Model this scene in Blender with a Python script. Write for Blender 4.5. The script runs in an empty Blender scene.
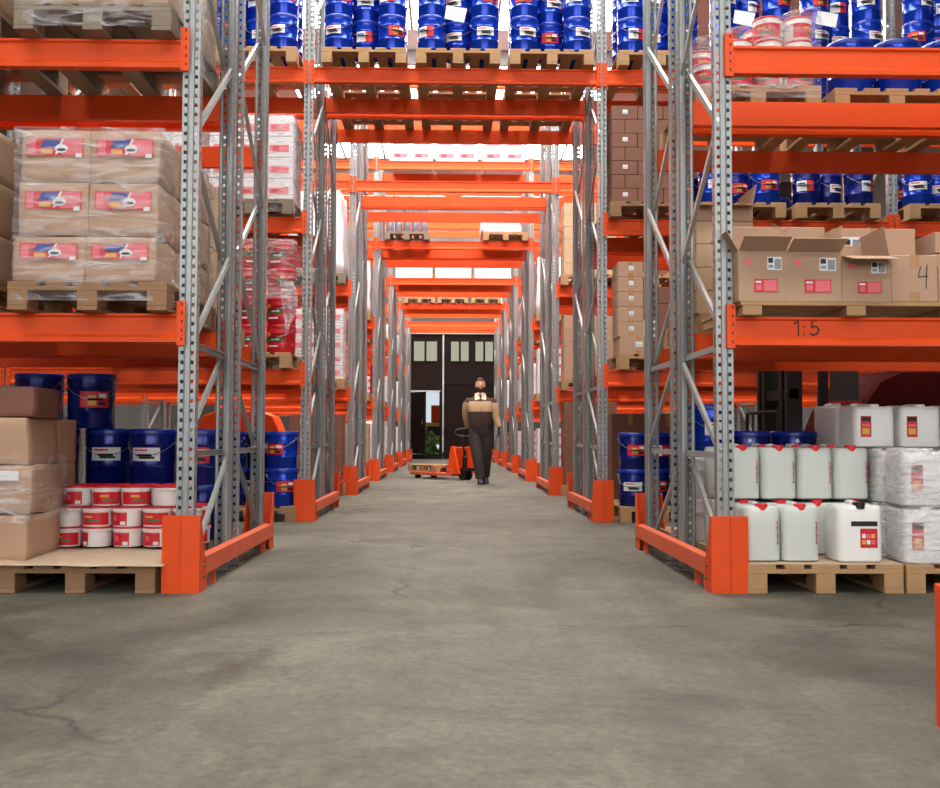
import bpy, bmesh, math, random
from mathutils import Vector, Matrix, noise
R = math.radians
rnd = random.Random(11)
S = bpy.context.scene
C = S.collection

# ------------------------------------------------------------ materials
MAT = {}
def nodes_of(name):
    m = bpy.data.materials.new(name); m.use_nodes = True
    nt = m.node_tree; b = nt.nodes['Principled BSDF']
    MAT[name] = m
    return m, nt, b
def lin(c):
    return tuple(((v/255)/12.92 if v/255 <= .04045 else ((v/255+.055)/1.055)**2.4) for v in c) + (1,)
def mat(name, rgb, rough=.5, metal=0., var=.12, scale=8., bump=0., bscale=60., spec=None, trans=0., sss=0.):
    m, nt, b = nodes_of(name)
    N, L = nt.nodes.new, nt.links.new
    col = lin(rgb)
    tc = N('ShaderNodeTexCoord')
    if var > 0:
        n = N('ShaderNodeTexNoise'); n.inputs['Scale'].default_value = scale; n.inputs['Detail'].default_value = 5
        L(tc.outputs['Object'], n.inputs['Vector'])
        mx = N('ShaderNodeMix'); mx.data_type = 'RGBA'
        mx.inputs[6].default_value = tuple(c*(1-var) for c in col[:3])+(1,)
        mx.inputs[7].default_value = tuple(min(1, c*(1+var)) for c in col[:3])+(1,)
        L(n.outputs['Fac'], mx.inputs[0]); L(mx.outputs[2], b.inputs['Base Color'])
    else:
        b.inputs['Base Color'].default_value = col
    b.inputs['Roughness'].default_value = rough; b.inputs['Metallic'].default_value = metal
    if spec is not None: b.inputs['Specular IOR Level'].default_value = spec
    if trans: b.inputs['Transmission Weight'].default_value = trans
    if sss:
        b.inputs['Subsurface Weight'].default_value = sss; b.inputs['Subsurface Radius'].default_value = (.05, .05, .05)
    if bump > 0:
        n2 = N('ShaderNodeTexNoise'); n2.inputs['Scale'].default_value = bscale; n2.inputs['Detail'].default_value = 4
        L(tc.outputs['Object'], n2.inputs['Vector'])
        bp = N('ShaderNodeBump'); bp.inputs['Strength'].default_value = bump; bp.inputs['Distance'].default_value = .01
        L(n2.outputs['Fac'], bp.inputs['Height']); L(bp.outputs['Normal'], b.inputs['Normal'])
    return m
mat('orange', (236, 80, 20), .5, spec=.3, var=.10, scale=3, bump=.03, bscale=25)
mat('orange_guard', (222, 76, 24), .55, spec=.3, var=.12, scale=9, bump=.08, bscale=30)
mat('rail_orange', (214, 92, 56), .6, var=.2, scale=14, bump=.1)
mat('steel', (152, 155, 155), .40, metal=.5, var=.16, scale=20, bump=.03, bscale=80)
mat('brace_steel', (166, 168, 166), .4, metal=.4, var=.12, scale=20)
mat('bolt', (120, 120, 120), .35, metal=.8)
mat('wood', (174, 136, 96), .8, var=.28, scale=6, bump=.15, bscale=70)
mat('wood_old', (148, 112, 82), .85, var=.3, scale=6, bump=.15, bscale=70)
mat('wood_grey', (134, 120, 104), .85, var=.25, scale=6, bump=.15, bscale=70)
mat('card', (182, 146, 120), .75, var=.06, scale=3, bump=.05, bscale=12)
mat('card_pale', (198, 166, 134), .75, var=.05, scale=3, bump=.04, bscale=12)
mat('card_dark', (128, 86, 70), .8, var=.07, scale=3)  # carton brown with the shade of the racks put into the colour
mat('card_in', (150, 112, 84), .85, var=.05)
mat('sheet', (190, 166, 140), .8, var=.08, scale=5, bump=.1, bscale=14)
mat('tape', (176, 124, 78), .25, var=.05)
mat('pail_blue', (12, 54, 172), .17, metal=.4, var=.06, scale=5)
mat('pail_navy', (12, 28, 112), .22, metal=.3, var=.08, scale=5)  # pail blue darkened, carrying the shade of the dim bays
mat('lid_blue', (12, 44, 150), .3, var=.05)
mat('wire', (170, 172, 176), .3, metal=.8, var=0)
mat('lab_white', (226, 226, 228), .5, var=.03)
mat('lab_red', (206, 30, 44), .45, var=.08, scale=12)
mat('lab_pink', (226, 104, 116), .5, var=.1, scale=20)
mat('lab_blue', (40, 66, 150), .5, var=.1)
mat('lab_yellow', (226, 168, 66), .5, var=.2, scale=30)
mat('lab_green', (36, 120, 62), .5, var=.1)
mat('ink', (26, 22, 22), .6, var=0)
mat('bucket_white', (234, 228, 226), .35, var=.02)
mat('bucket_red', (206, 28, 46), .35, var=.05)
mat('tin_red', (190, 26, 40), .3, var=.08)
mat('can_clear', (206, 210, 204), .35, var=.04, scale=3, sss=.25)
mat('can_white', (236, 234, 232), .4, var=.02)
mat('cap_red', (222, 40, 52), .4, var=0)
mat('black_plastic', (22, 22, 24), .45, var=0)
mat('wrap_pack', (222, 218, 222), .4, var=.1, scale=12, bump=.3, bscale=16)
mat('grey_bottle', (122, 124, 134), .25, var=.15, scale=9)
mat('forklift_red', (84, 12, 15), .7, spec=.2, var=.1)
mat('iron_dark', (30, 30, 32), .5, metal=.3, var=.1)
mat('rubber', (24, 23, 22), .85, var=.1)
mat('door_wood', (30, 18, 15), .8, spec=.15, var=.25, scale=4)
mat('door_frame', (26, 17, 15), .8, spec=.15, var=.1)
mat('white_line', (190, 190, 186), .5, var=0)
mat('skin', (226, 172, 146), .55, var=.04)
mat('hair', (52, 34, 26), .8, var=.2, scale=40)
mat('trouser', (38, 27, 26), .85, var=.12, scale=9, bump=.2, bscale=30)
mat('collar', (220, 204, 180), .8, var=.04)
mat('boot', (30, 26, 26), .55, var=.1)
mat('glove', (20, 20, 22), .6, var=.1)
mat('yellow_paint', (226, 196, 40), .4, var=.08)
mat('leaf', (70, 104, 46), .8, var=.4, scale=14)
mat('pavement', (170, 166, 158), .9, var=.1)
mat('plaster', (74, 72, 70), .85, var=.05, scale=1.5)
mat('ceiling_paint', (206, 206, 204), .8, var=.04, scale=1)
mat('truss', (150, 152, 154), .5, var=.05)
mat('glass_dirty', (64, 74, 76), .3, var=.1)  # opaque dark grey pane colour

def emit(name, rgb, s, noise_var=0.):
    m = bpy.data.materials.new(name); m.use_nodes = True; nt = m.node_tree; nt.nodes.clear()
    o = nt.nodes.new('ShaderNodeOutputMaterial'); e = nt.nodes.new('ShaderNodeEmission')
    e.inputs['Color'].default_value = lin(rgb); e.inputs['Strength'].default_value = s
    nt.links.new(e.outputs[0], o.inputs[0]); MAT[name] = m
    return m
emit('skylight', (255, 251, 244), 17)
emit('window_glow', (250, 250, 250), 4.5)  # glow of the fill panes added behind the camera
emit('door_pane', (206, 204, 180), .6)

# jacket: brown yoke, beige band, brown lower (cloth colours by height)
m, nt, b = nodes_of('jacket')
N, L = nt.nodes.new, nt.links.new
tc = N('ShaderNodeTexCoord'); sp = N('ShaderNodeSeparateXYZ'); cr = N('ShaderNodeValToRGB')
mr = N('ShaderNodeMapRange'); mr.inputs['From Min'].default_value = .9; mr.inputs['From Max'].default_value = 1.6
L(tc.outputs['Object'], sp.inputs[0]); L(sp.outputs['Z'], mr.inputs['Value']); L(mr.outputs[0], cr.inputs['Fac'])
cr.color_ramp.interpolation = 'CONSTANT'
e = cr.color_ramp.elements
e[0].position = 0; e[0].color = lin((64, 44, 40)); e[1].position = .45; e[1].color = lin((196, 164, 128))
n3 = e.new(.70); n3.color = lin((72, 50, 44))
L(cr.outputs[0], b.inputs['Base Color']); b.inputs['Roughness'].default_value = .85
m, nt, b = nodes_of('sleeve')
N, L = nt.nodes.new, nt.links.new
tc = N('ShaderNodeTexCoord'); sp = N('ShaderNodeSeparateXYZ'); cr = N('ShaderNodeValToRGB')
mr = N('ShaderNodeMapRange'); mr.inputs['From Min'].default_value = .9; mr.inputs['From Max'].default_value = 1.6
L(tc.outputs['Object'], sp.inputs[0]); L(sp.outputs['Z'], mr.inputs['Value']); L(mr.outputs[0], cr.inputs['Fac'])
cr.color_ramp.interpolation = 'CONSTANT'
e = cr.color_ramp.elements
e[0].position = 0; e[0].color = lin((196, 164, 128)); e[1].position = .665; e[1].color = lin((72, 50, 44))
L(cr.outputs[0], b.inputs['Base Color']); b.inputs['Roughness'].default_value = .85

# stretch film
def film(name, base, gain, tint=(235, 235, 240)):
    m = bpy.data.materials.new(name); m.use_nodes = True; nt = m.node_tree; nt.nodes.clear()
    N, L = nt.nodes.new, nt.links.new
    o = N('ShaderNodeOutputMaterial'); mix = N('ShaderNodeMixShader'); tr = N('ShaderNodeBsdfTransparent')
    pb = N('ShaderNodeBsdfPrincipled'); pb.inputs['Base Color'].default_value = lin(tint); pb.inputs['Roughness'].default_value = .22
    tc = N('ShaderNodeTexCoord'); mp = N('ShaderNodeMapping'); mp.inputs['Scale'].default_value = (3, 3, 16)
    mp.inputs['Rotation'].default_value = (.1, .25, .2)
    n = N('ShaderNodeTexNoise'); n.inputs['Scale'].default_value = 1.6; n.inputs['Detail'].default_value = 6; n.inputs['Distortion'].default_value = 1.2
    L(tc.outputs['Object'], mp.inputs[0]); L(mp.outputs[0], n.inputs['Vector'])
    r = N('ShaderNodeMapRange'); r.inputs['From Min'].default_value = .42; r.inputs['From Max'].default_value = .72
    r.inputs['To Min'].default_value = base; r.inputs['To Max'].default_value = base+gain
    L(n.outputs['Fac'], r.inputs[0]); L(r.outputs[0], mix.inputs[0])
    bp = N('ShaderNodeBump'); bp.inputs['Strength'].default_value = .8; bp.inputs['Distance'].default_value = .03
    L(n.outputs['Fac'], bp.inputs['Height']); L(bp.outputs[0], pb.inputs['Normal'])
    L(tr.outputs[0], mix.inputs[1]); L(pb.outputs[0], mix.inputs[2]); L(mix.outputs[0], o.inputs[0])
    MAT[name] = m
film('film', .04, .40)
film('film_thick', .18, .42)

# concrete floor
m, nt, b = nodes_of('concrete')
N, L = nt.nodes.new, nt.links.new
tc = N('ShaderNodeTexCoord')
def nz(scale, det=6, dist=0., vec=None, rough=.55):
    n = N('ShaderNodeTexNoise'); n.inputs['Scale'].default_value = scale; n.inputs['Detail'].default_value = det
    n.inputs['Distortion'].default_value = dist; n.inputs['Roughness'].default_value = rough
    L(vec if vec is not None else tc.outputs['Object'], n.inputs['Vector']); return n
def ramp(src, stops):
    c = N('ShaderNodeValToRGB'); el = c.color_ramp.elements
    el[0].position = stops[0][0]; el[0].color = stops[0][1]; el[1].position = stops[1][0]; el[1].color = stops[1][1]
    for p, q in stops[2:]:
        x = el.new(p); x.color = q
    L(src, c.inputs['Fac']); return c
def mul(a, bb, f=1.):
    x = N('ShaderNodeMix'); x.data_type = 'RGBA'; x.blend_type = 'MULTIPLY'; x.inputs[0].default_value = f
    L(a, x.inputs[6]); L(bb, x.inputs[7]); return x.outputs[2]
g = lambda v: (v, v, v, 1)
big = nz(.55, 5, .8)
base = ramp(big.outputs['Fac'], [(.3, lin((74, 71, 61))), (.7, lin((120, 117, 102))), (.5, lin((98, 95, 82)))])
mid = ramp(nz(2.6, 8, .6, rough=.65).outputs['Fac'], [(.30, g(.60)), (.64, g(1.08))])
fine = ramp(nz(30, 8, 0, rough=.75).outputs['Fac'], [(.34, g(.62)), (.62, g(1.08))])
mp = N('ShaderNodeMapping'); mp.inputs['Scale'].default_value = (5, .6, 1); L(tc.outputs['Object'], mp.inputs[0])
streak = ramp(nz(1.1, 5, .5, vec=mp.outputs[0]).outputs['Fac'], [(.35, g(.84)), (.6, g(1.))])
oil = ramp(nz(.9, 7, .8, rough=.7).outputs['Fac'], [(.50, g(1.)), (.70, lin((170, 150, 132)))])
mp2 = N('ShaderNodeMapping'); mp2.inputs['Scale'].default_value = (.8, 1, 1); L(tc.outputs['Object'], mp2.inputs[0])
wn = nz(2.2, 5); mv = N('ShaderNodeMix'); mv.data_type = 'RGBA'; mv.inputs[0].default_value = .35
L(mp2.outputs[0], mv.inputs[6]); L(wn.outputs['Color'], mv.inputs[7])
vo = N('ShaderNodeTexVoronoi'); vo.feature = 'DISTANCE_TO_EDGE'; vo.inputs['Scale'].default_value = .62
L(mv.outputs[2], vo.inputs['Vector'])
crack = ramp(vo.outputs['Distance'], [(.0, g(.34)), (.010, g(1.))])
brk = ramp(nz(1.3, 3).outputs['Fac'], [(.50, g(1)), (.60, g(0))])
ck = N('ShaderNodeMix'); ck.data_type = 'RGBA'; L(brk.outputs[0], ck.inputs[0]); L(crack.outputs[0], ck.inputs[6]); ck.inputs[7].default_value = g(1)
o1 = mul(mul(mul(mul(mul(base.outputs[0], mid.outputs[0]), fine.outputs[0]), streak.outputs[0]), oil.outputs[0]), ck.outputs[2])
L(o1, b.inputs['Base Color'])
rr = ramp(big.outputs['Fac'], [(.3, g(.62)), (.7, g(.8))]); L(rr.outputs[0], b.inputs['Roughness'])
bp = N('ShaderNodeBump'); bp.inputs['Strength'].default_value = .35; bp.inputs['Distance'].default_value = .006
L(mid.outputs[0], bp.inputs['Height']); L(bp.outputs[0], b.inputs['Normal'])

# planked door
m, nt, b = MAT['door_wood'], MAT['door_wood'].node_tree, MAT['door_wood'].node_tree.nodes['Principled BSDF']
N, L = nt.nodes.new, nt.links.new
tc = N('ShaderNodeTexCoord'); wv = N('ShaderNodeTexWave'); wv.wave_profile = 'SAW'; wv.inputs['Scale'].default_value = 1.6
L(tc.outputs['Object'], wv.inputs['Vector'])
bp = N('ShaderNodeBump'); bp.inputs['Strength'].default_value = .6; bp.inputs['Distance'].default_value = .02
L(wv.outputs['Fac'], bp.inputs['Height']); L(bp.outputs[0], b.inputs['Normal'])

# ------------------------------------------------------------ mesh builder
class MB:
    def __init__(s): s.v = []; s.f = []; s.m = []; s.names = []
    def mi(s, m):
        if m not in s.names: s.names.append(m)
        return s.names.index(m)
    def add(s, vs, fs, m):
        o = len(s.v); s.v += [tuple(v) for v in vs]; k = s.mi(m)
        for f in fs: s.f.append(tuple(i+o for i in f)); s.m.append(k)
        return s
    def box(s, x0, y0, z0, x1, y1, z1, m, M=None):
        vs = [Vector(p) for p in ((x0,y0,z0),(x1,y0,z0),(x1,y1,z0),(x0,y1,z0),(x0,y0,z1),(x1,y0,z1),(x1,y1,z1),(x0,y1,z1))]
        if M: vs = [M @ v for v in vs]
        return s.add(vs, [(0,3,2,1),(4,5,6,7),(0,1,5,4),(1,2,6,5),(2,3,7,6),(3,0,4,7)], m)
    def quad(s, pts, m): return s.add(pts, [tuple(range(len(pts)))], m)
    def lathe(s, prof, m, n=24, c=(0,0), cap=True):
        vs = []; fs = []
        for r, z in prof:
            for i in range(n):
                a = 2*math.pi*i/n; vs.append((c[0]+r*math.cos(a), c[1]+r*math.sin(a), z))
        for j in range(len(prof)-1):
            for i in range(n):
                k = (i+1) % n; fs.append((j*n+i, j*n+k, (j+1)*n+k, (j+1)*n+i))
        if cap: fs.append(tuple(range(n-1, -1, -1))); q = (len(prof)-1)*n; fs.append(tuple(q+i for i in range(n)))
        return s.add(vs, fs, m)
    def tube(s, pts, r, m, n=8, closed=False):
        pts = [Vector(p) for p in pts]; vs = []; fs = []; K = len(pts)
        for i, p in enumerate(pts):
            if closed: d = pts[(i+1) % K]-pts[i-1]
            else: d = pts[min(i+1, K-1)]-pts[max(i-1, 0)]
            d.normalize(); u = d.cross(Vector((0,0,1)))
            if u.length < .1: u = d.cross(Vector((0,1,0)))
            u.normalize(); w = d.cross(u)
            rr = r[i] if isinstance(r, (list, tuple)) else r
            for k in range(n):
                a = 2*math.pi*k/n; vs.append(p+u*rr*math.cos(a)+w*rr*math.sin(a))
        for i in range(K if closed else K-1):
            j = (i+1) % K
            for k in range(n):
                l = (k+1) % n; fs.append((i*n+k, i*n+l, j*n+l, j*n+k))
        if not closed: fs.append(tuple(range(n-1, -1, -1))); fs.append(tuple((K-1)*n+k for k in range(n)))
        return s.add(vs, fs, m)
    def bar(s, a, b_, w, h, m):   # rectangular bar from a to b
        a = Vector(a); b_ = Vector(b_); d = (b_-a); l = d.length; d.normalize()
        u = d.cross(Vector((0,0,1)));
        if u.length < .05: u = Vector((1,0,0))
        u.normalize(); w2 = u.cross(d)
        vs = []
        for p in (a, b_):
            for su, sw in ((-1,-1),(1,-1),(1,1),(-1,1)): vs.append(p+u*su*w/2+w2*sw*h/2)
        return s.add(vs, [(0,1,2,3),(7,6,5,4),(0,4,5,1),(1,5,6,2),(2,6,7,3),(3,7,4,0)], m)
    def mesh(s, name, bevel=0., smooth=False, seg=1, fix=True):
        me = bpy.data.meshes.new(name); me.from_pydata(s.v, [], s.f)
        for n_ in s.names: me.materials.append(MAT[n_])
        for p, k in zip(me.polygons, s.m): p.material_index = k
        if bevel or fix:
            bm = bmesh.new(); bm.from_mesh(me)
            if fix: bmesh.ops.recalc_face_normals(bm, faces=bm.faces)
            if bevel: bmesh.ops.bevel(bm, geom=bm.edges[:], offset=bevel, segments=seg, affect='EDGES', profile=.6)
            bm.to_mesh(me); bm.free()
        if smooth:
            for p in me.polygons: p.use_smooth = True
            me.set_sharp_from_angle(angle=R(38)) if hasattr(me, 'set_sharp_from_angle') else None
        return me

def tag(o, label=None, cat=None, group=None, kind=None):
    if label:
        o['label'] = label
        if cat and not 4 <= len(label.replace(',', '').split()) <= 16: print('LABEL LENGTH', len(label.split()), label)
    if cat: o['category'] = cat
    if group: o['group'] = group
    if kind: o['kind'] = kind
    return o
def link(name, me, parent=None, loc=(0,0,0), rot=(0,0,0), scale=None, plabel=None):
    o = bpy.data.objects.new(name, me); C.objects.link(o)
    o.location = loc; o.rotation_euler = rot
    if scale: o.scale = scale
    if parent: o.parent = parent
    if plabel: o['label'] = plabel
    return o
def struct(name, me, loc=(0,0,0)):
    o = link(name, me, None, loc); o['kind'] = 'structure'; return o
# a prototype is a list of parts (name, mesh, location, rotation, label, [sub-parts])
def place(name, parts, loc, rz, label, cat, group=None, scale=None):
    r = bpy.data.objects.new(name, None); C.objects.link(r); r.empty_display_size = .1
    r.location = loc; r.rotation_euler = (0, 0, rz) if not isinstance(rz, tuple) else rz
    if scale: r.scale = scale
    tag(r, label, cat, group)
    for p in parts:
        o = link(p[0], p[1], r, p[2], p[3], None, p[4] if len(p) > 4 else None)
        if len(p) > 5:
            for q in p[5]: link(q[0], q[1], o, q[2], q[3], None, q[4] if len(q) > 4 else None)
    return r
O3 = (0,0,0)
ORD = ['nearest', 'second', 'third', 'fourth', 'fifth', 'sixth', 'seventh']

# ------------------------------------------------------------ layout constants
Y0, P = 5.12, 4.1724
D, GAP = .88, .16
ZL = [0, 1.426, 2.866, 4.312, 5.762]
HB = .15
def ry(k): return Y0+P*k

# ------------------------------------------------------------ rack parts
PH = 5.93
def post_mesh():
    # sheet-steel omega upright, open at the back, with real perforations
    b_ = MB()
    xs = [(-.045, 0), (-.034, 0), (-.019, 0), (-.011, .006), (.011, .006), (.019, 0), (.034, 0), (.045, 0)]
    pitch, hole = .05, .019
    n = int(PH/pitch); zs = [0.]
    for i in range(n):
        c = (i+.5)*pitch; zs += [c-hole/2, c+hole/2]
    zs.append(PH)
    def sheet(pts, holes):
        vs = [(p[0], p[1], z) for z in zs for p in pts]; K = len(pts); fs = []
        for j in range(len(zs)-1):
            for i in range(K-1):
                if j % 2 == 1 and i in holes: continue
                a = j*K+i; fs.append((a, a+1, a+K+1, a+K))
        b_.add(vs, fs, 'steel')
    sheet(xs, (1, 5))
    for s in (-1, 1):
        sheet([(s*.045, 0), (s*.045, .026), (s*.045, .040), (s*.045, .058), (s*.036, .072), (s*.024, .072), (s*.024, .064)], (1,))
    return b_.mesh('post', fix=False)
POST = post_mesh()
b_ = MB(); b_.box(-.07, -.03, 0, .07, .10, .008, 'steel')
for sx in (-.055, .055): b_.lathe([(.009, .008), (.009, .022)], 'bolt', 6, (sx, .085))
FOOT = b_.mesh('foot')
def chan(a, c, m='brace_steel'):   # C-channel brace between two points in the YZ plane
    a = Vector(a); c = Vector(c); d = (c-a).normalized(); nrm = Vector((1,0,0)); u = d.cross(nrm).normalized()
    q = MB(); w, dp, t = .034, .02, .003
    def slab(o0, o1, h0, h1):
        vs = []
        for p in (a, c):
            for (o, h) in ((o0,h0),(o1,h0),(o1,h1),(o0,h1)): vs.append(p+u*o+nrm*h)
        q.add(vs, [(0,1,2,3),(7,6,5,4),(0,4,5,1),(1,5,6,2),(2,6,7,3),(3,7,4,0)], m)
    slab(-w/2, w/2, 0, t); slab(-w/2, -w/2+t, t, dp); slab(w/2-t, w/2, t, dp)
    return q.mesh('brace')
def frame_parts(mirror):
    ps = [('post', POST, (0,0,0), O3), ('post', POST, (0,D,0), (0,0,math.pi)),
          ('foot_plate', FOOT, (0,-.002,0), O3), ('foot_plate', FOOT, (0,D+.002,0), (0,0,math.pi))]
    yf, yr = .052, D-.052
    def Yp(front): return (yf if front else yr) if not mirror else (yr if front else yf)
    zz = [(True, .14), (False, .66), (True, .74), (False, 1.25), (True, 1.31), (False, 1.86), (True, 2.42), (False, 3.02), (True, 3.6), (False, 4.2), (True, 4.78), (False, 5.36), (True, 5.85)]
    zig = [((True,.12),(False,.66)), ((True,.74),(False,1.24))] + [(zz[i], zz[i+1]) for i in range(4, 12)]
    for i, (p, q) in enumerate(zig):
        x = .012 if i % 2 == 0 else -.034
        ps.append(('brace', chan((x, Yp(p[0]), p[1]), (x, Yp(q[0]), q[1])), O3, O3))
    for z in (.70, 1.275): ps.append(('brace', chan((-.012, yf, z), (-.012, yr, z)), O3, O3))
    return ps
FA, FB = frame_parts(False), frame_parts(True)
# guard
def guard_mesh():
    b_ = MB(); w, h, t = .095, .392, .006
    pts_o = [(-w, 0), (-.003, -.008), (0, -.004), (.003, -.008), (w, 0)]
    vs = [(x, y, 0) for x, y in pts_o]+[(x, y, h) for x, y in pts_o]+[(x, t, 0) for x, y in pts_o]+[(x, t, h) for x, y in pts_o]
    fs = []
    for i in range(4):
        fs += [(i, i+1, i+6, i+5), (10+i+1, 10+i, 15+i, 15+i+1), (5+i, 6+i, 16+i, 15+i), (i+1, i, 10+i, 11+i)]
    fs += [(0, 5, 15, 10), (9, 4, 14, 19)]
    b_.add(vs, fs, 'orange_guard')
    return b_.mesh('plate')
def flange_mesh():
    b_ = MB(); t = .003
    prof = [(.006, 0), (.15, 0), (.165, .03), (.15, .10), (.05, .34), (.03, .386), (.006, .392)]
    n = len(prof)
    vs = [(-t, y, z) for y, z in prof]+[(t, y, z) for y, z in prof]
    fs = [tuple(range(n)), tuple(range(2*n-1, n-1, -1))]+[(i, i+n, (i+1) % n+n, (i+1) % n) for i in range(n)]
    b_.add(vs, fs, 'orange_guard')
    return b_.mesh('flange')
GP, FL = guard_mesh(), flange_mesh()
b_ = MB()
for z in (.06, .14): b_.add([Vector((0,0,0))], [], 'bolt') ; b_.lathe([(.008, 0), (.008, .008)], 'bolt', 6)
b_ = MB(); b_.lathe([(.009, 0), (.009, .008), (.004, .011)], 'bolt', 6); BOLT = b_.mesh('bolt')
GUARD = [('front_plate', GP, O3, O3), ('side_flange', FL, (-.092,0,0), O3, None, [('bolt', BOLT, (-.003,.09,.07), (0,-math.pi/2,0)), ('bolt', BOLT, (-.003,.09,.13), (0,-math.pi/2,0))]),
         ('side_flange', FL, (.092,0,0), O3, None, [('bolt', BOLT, (.003,.09,.07), (0,math.pi/2,0)), ('bolt', BOLT, (.003,.09,.13), (0,math.pi/2,0))])]
def rail_parts(L_):
    b_ = MB(); t = .005
    b_.box(-.03, 0, .082, .03, L_, .087, 'rail_orange'); b_.box(-.03, 0, .167, .03, L_, .172, 'rail_orange')
    b_.box(-.03, 0, .087, -.025, L_, .167, 'rail_orange'); b_.box(.025, 0, .087, .03, L_, .167, 'rail_orange')
    r = b_.mesh('rail')
    q = MB(); q.box(-.022, -.03, 0, .022, .03, .006, 'rail_orange'); q.box(-.018, -.004, .006, .018, .004, .08, 'rail_orange')
    f = q.mesh('foot')
    return [('rail_tube', r, O3, O3), ('foot_bracket', f, (0,.25,0), O3), ('foot_bracket', f, (0,L_-.25,0), O3)]
RAIL = rail_parts(1.93)
# beams: stepped section, front facing -Y
def beam_parts(L_):
    b_ = MB(); h = L_/2
    sec = [(-.012,0),(-.012,-.012),(.0,-.020),(.0,-.108),(-.016,-.126),(-.016,-.148),(-.008,-.150),(.038,-.150),(.038,0)]
    n = len(sec)
    vs = [(-h, y, z) for y, z in sec]+[(h, y, z) for y, z in sec]
    fs = [tuple(range(n-1,-1,-1)), tuple(range(n, 2*n))]+[(i, (i+1) % n, (i+1) % n+n, i+n) for i in range(n)]
    b_.add(vs, fs, 'orange'); bm_ = b_.mesh('beam')
    q = MB(); q.box(-.022, -.008, -.165, .022, -.003, .065, 'orange'); q.box(-.022, -.003, -.165, -.018, .05, .065, 'orange')
    for i in range(5):
        z = -.14+i*.045
        q.lathe([(.0001, 0), (.0001, 0)], 'ink', 3)
        q.box(.002, -.0088, z, .010, -.008, z+.016, 'ink')
    cn = q.mesh('connector', fix=False)
    return [('box_beam', bm_, O3, O3), ('end_connector', cn, (h+.02, -.012, 0), O3), ('end_connector', cn, (-h-.02, -.012, 0), (0, 0, 0))]
BEAM = beam_parts(2.70)
BAYS = {-2: (-5.6, 'far left bay'), -1: (-2.8, 'left bay'), 0: (0., 'over the aisle'), 1: (2.8, 'right bay'), 2: (5.6, 'far right bay')}
LINES = [(-.004, 0, 'front'), (D+.004, 1, 'second'), (D+GAP-.004, 0, 'third'), (2*D+GAP+.004, 1, 'back')]
LEVN = ['', 'lowest', 'second', 'third', 'topmost']
beams = {}
def row_beams(k, lev, bays, lines=(0,1,2,3)):
    for bay in bays:
        for li in lines:
            off, rot, ln = LINES[li]
            o = place('rack_beam', BEAM, (BAYS[bay][0], ry(k)+off, ZL[lev]), math.pi if rot else 0,
                  f'orange steel beam, {LEVN[lev]} level, {ln} line of the {ORD[k]} rack row, {BAYS[bay][1]}', 'beam', 'orange rack beams')
            beams[(k, lev, bay, li)] = o
for k in range(7):
    sides = (-1, 1) if k not in (1, 2) else (-2, -1, 1, 2)
    for lev in (1, 2):
        row_beams(k, lev, sides if k < 3 else (-1, 1), (0,1,2,3) if k < 4 else (0, 3))
    if k >= 1: row_beams(k, 3, (-1, 0, 1)+((2,) if k == 1 else ()))
    if k >= 2: row_beams(k, 4, (-1, 0, 1) if k < 6 else (0,), (0,1,2,3) if k < 5 else (0, 3))
    for sx, sn in ((-1, 'left'), (1, 'right')):
        for ab in (0, 1):
            yy = ry(k)+ab*(D+GAP); nm = 'front' if ab == 0 else 'rear'
            place('rack_upright_frame', FA if ab == 0 else FB, (sx*1.4, yy, 0), 0,
                  f'grey perforated {nm} upright frame, {sn} of the aisle, {ORD[k]} rack row', 'rack frame', 'upright frames along the aisle')
            if k <= 3:
                place('rack_upright_frame', FA if ab == 0 else FB, (sx*4.2, yy, 0), 0,
                  f'grey perforated {nm} upright frame behind goods one bay {sn}, {ORD[k]} rack row', 'rack frame', 'upright frames one bay out')
        place('column_guard', GUARD, (sx*1.395, ry(k)-.085, 0), 0, f'orange column guard on front post, {sn} of the aisle, {ORD[k]} rack row', 'column guard', 'column guards along the aisle')
        place('column_guard', GUARD, (sx*1.395, ry(k)+2*D+GAP+.085, 0), math.pi, f'orange column guard on rear post, {sn} of the aisle, {ORD[k]} rack row', 'column guard', 'column guards along the aisle')
        place('guard_rail', RAIL, (sx*1.325, ry(k)+.05, 0), 0, f'low orange guard rail along rack foot, {sn} of the aisle, {ORD[k]} rack row', 'guard rail', 'low guard rails along the aisle')
place('column_guard', GUARD, (1.409, 2.735, 0), math.pi, 'orange column guard cut off by the right edge of the photo', 'column guard', 'column guards along the aisle')

# flat stroke lettering
def strokes(lines, w, m='ink'):
    b_ = MB()
    for pl in lines:
        for a, c in zip(pl, pl[1:]):
            a = Vector((a[0], a[1])); c = Vector((c[0], c[1])); d = (c-a).normalized(); n = Vector((-d.y, d.x))*w/2
            a2 = a-d*w*.3; c2 = c+d*w*.3
            b_.quad([(a2.x-n.x, 0, a2.y-n.y), (c2.x-n.x, 0, c2.y-n.y), (c2.x+n.x, 0, c2.y+n.y), (a2.x+n.x, 0, a2.y+n.y)], m)
    return b_.mesh('writing', fix=False)
b15 = beams[(0, 1, 1, 0)]; b15['label'] = 'orange steel beam marked 1:5 under the open cartons, nearest row right bay'
one = [(.0, .062), (.022, .08), (.022, .0)]
colon = [[(.052, .012), (.055, .004)], [(.054, .052), (.054, .046)]]
five = [(.135, .083), (.095, .08), (.092, .046), (.115, .052), (.13, .036), (.124, .012), (.10, .004), (.086, .012)]
link('marker_writing', strokes([one, *colon, five], .008), b15, (1.765-2.8, -.0015, -.098), O3, None, 'handwritten 1:5 in black marker')

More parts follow.
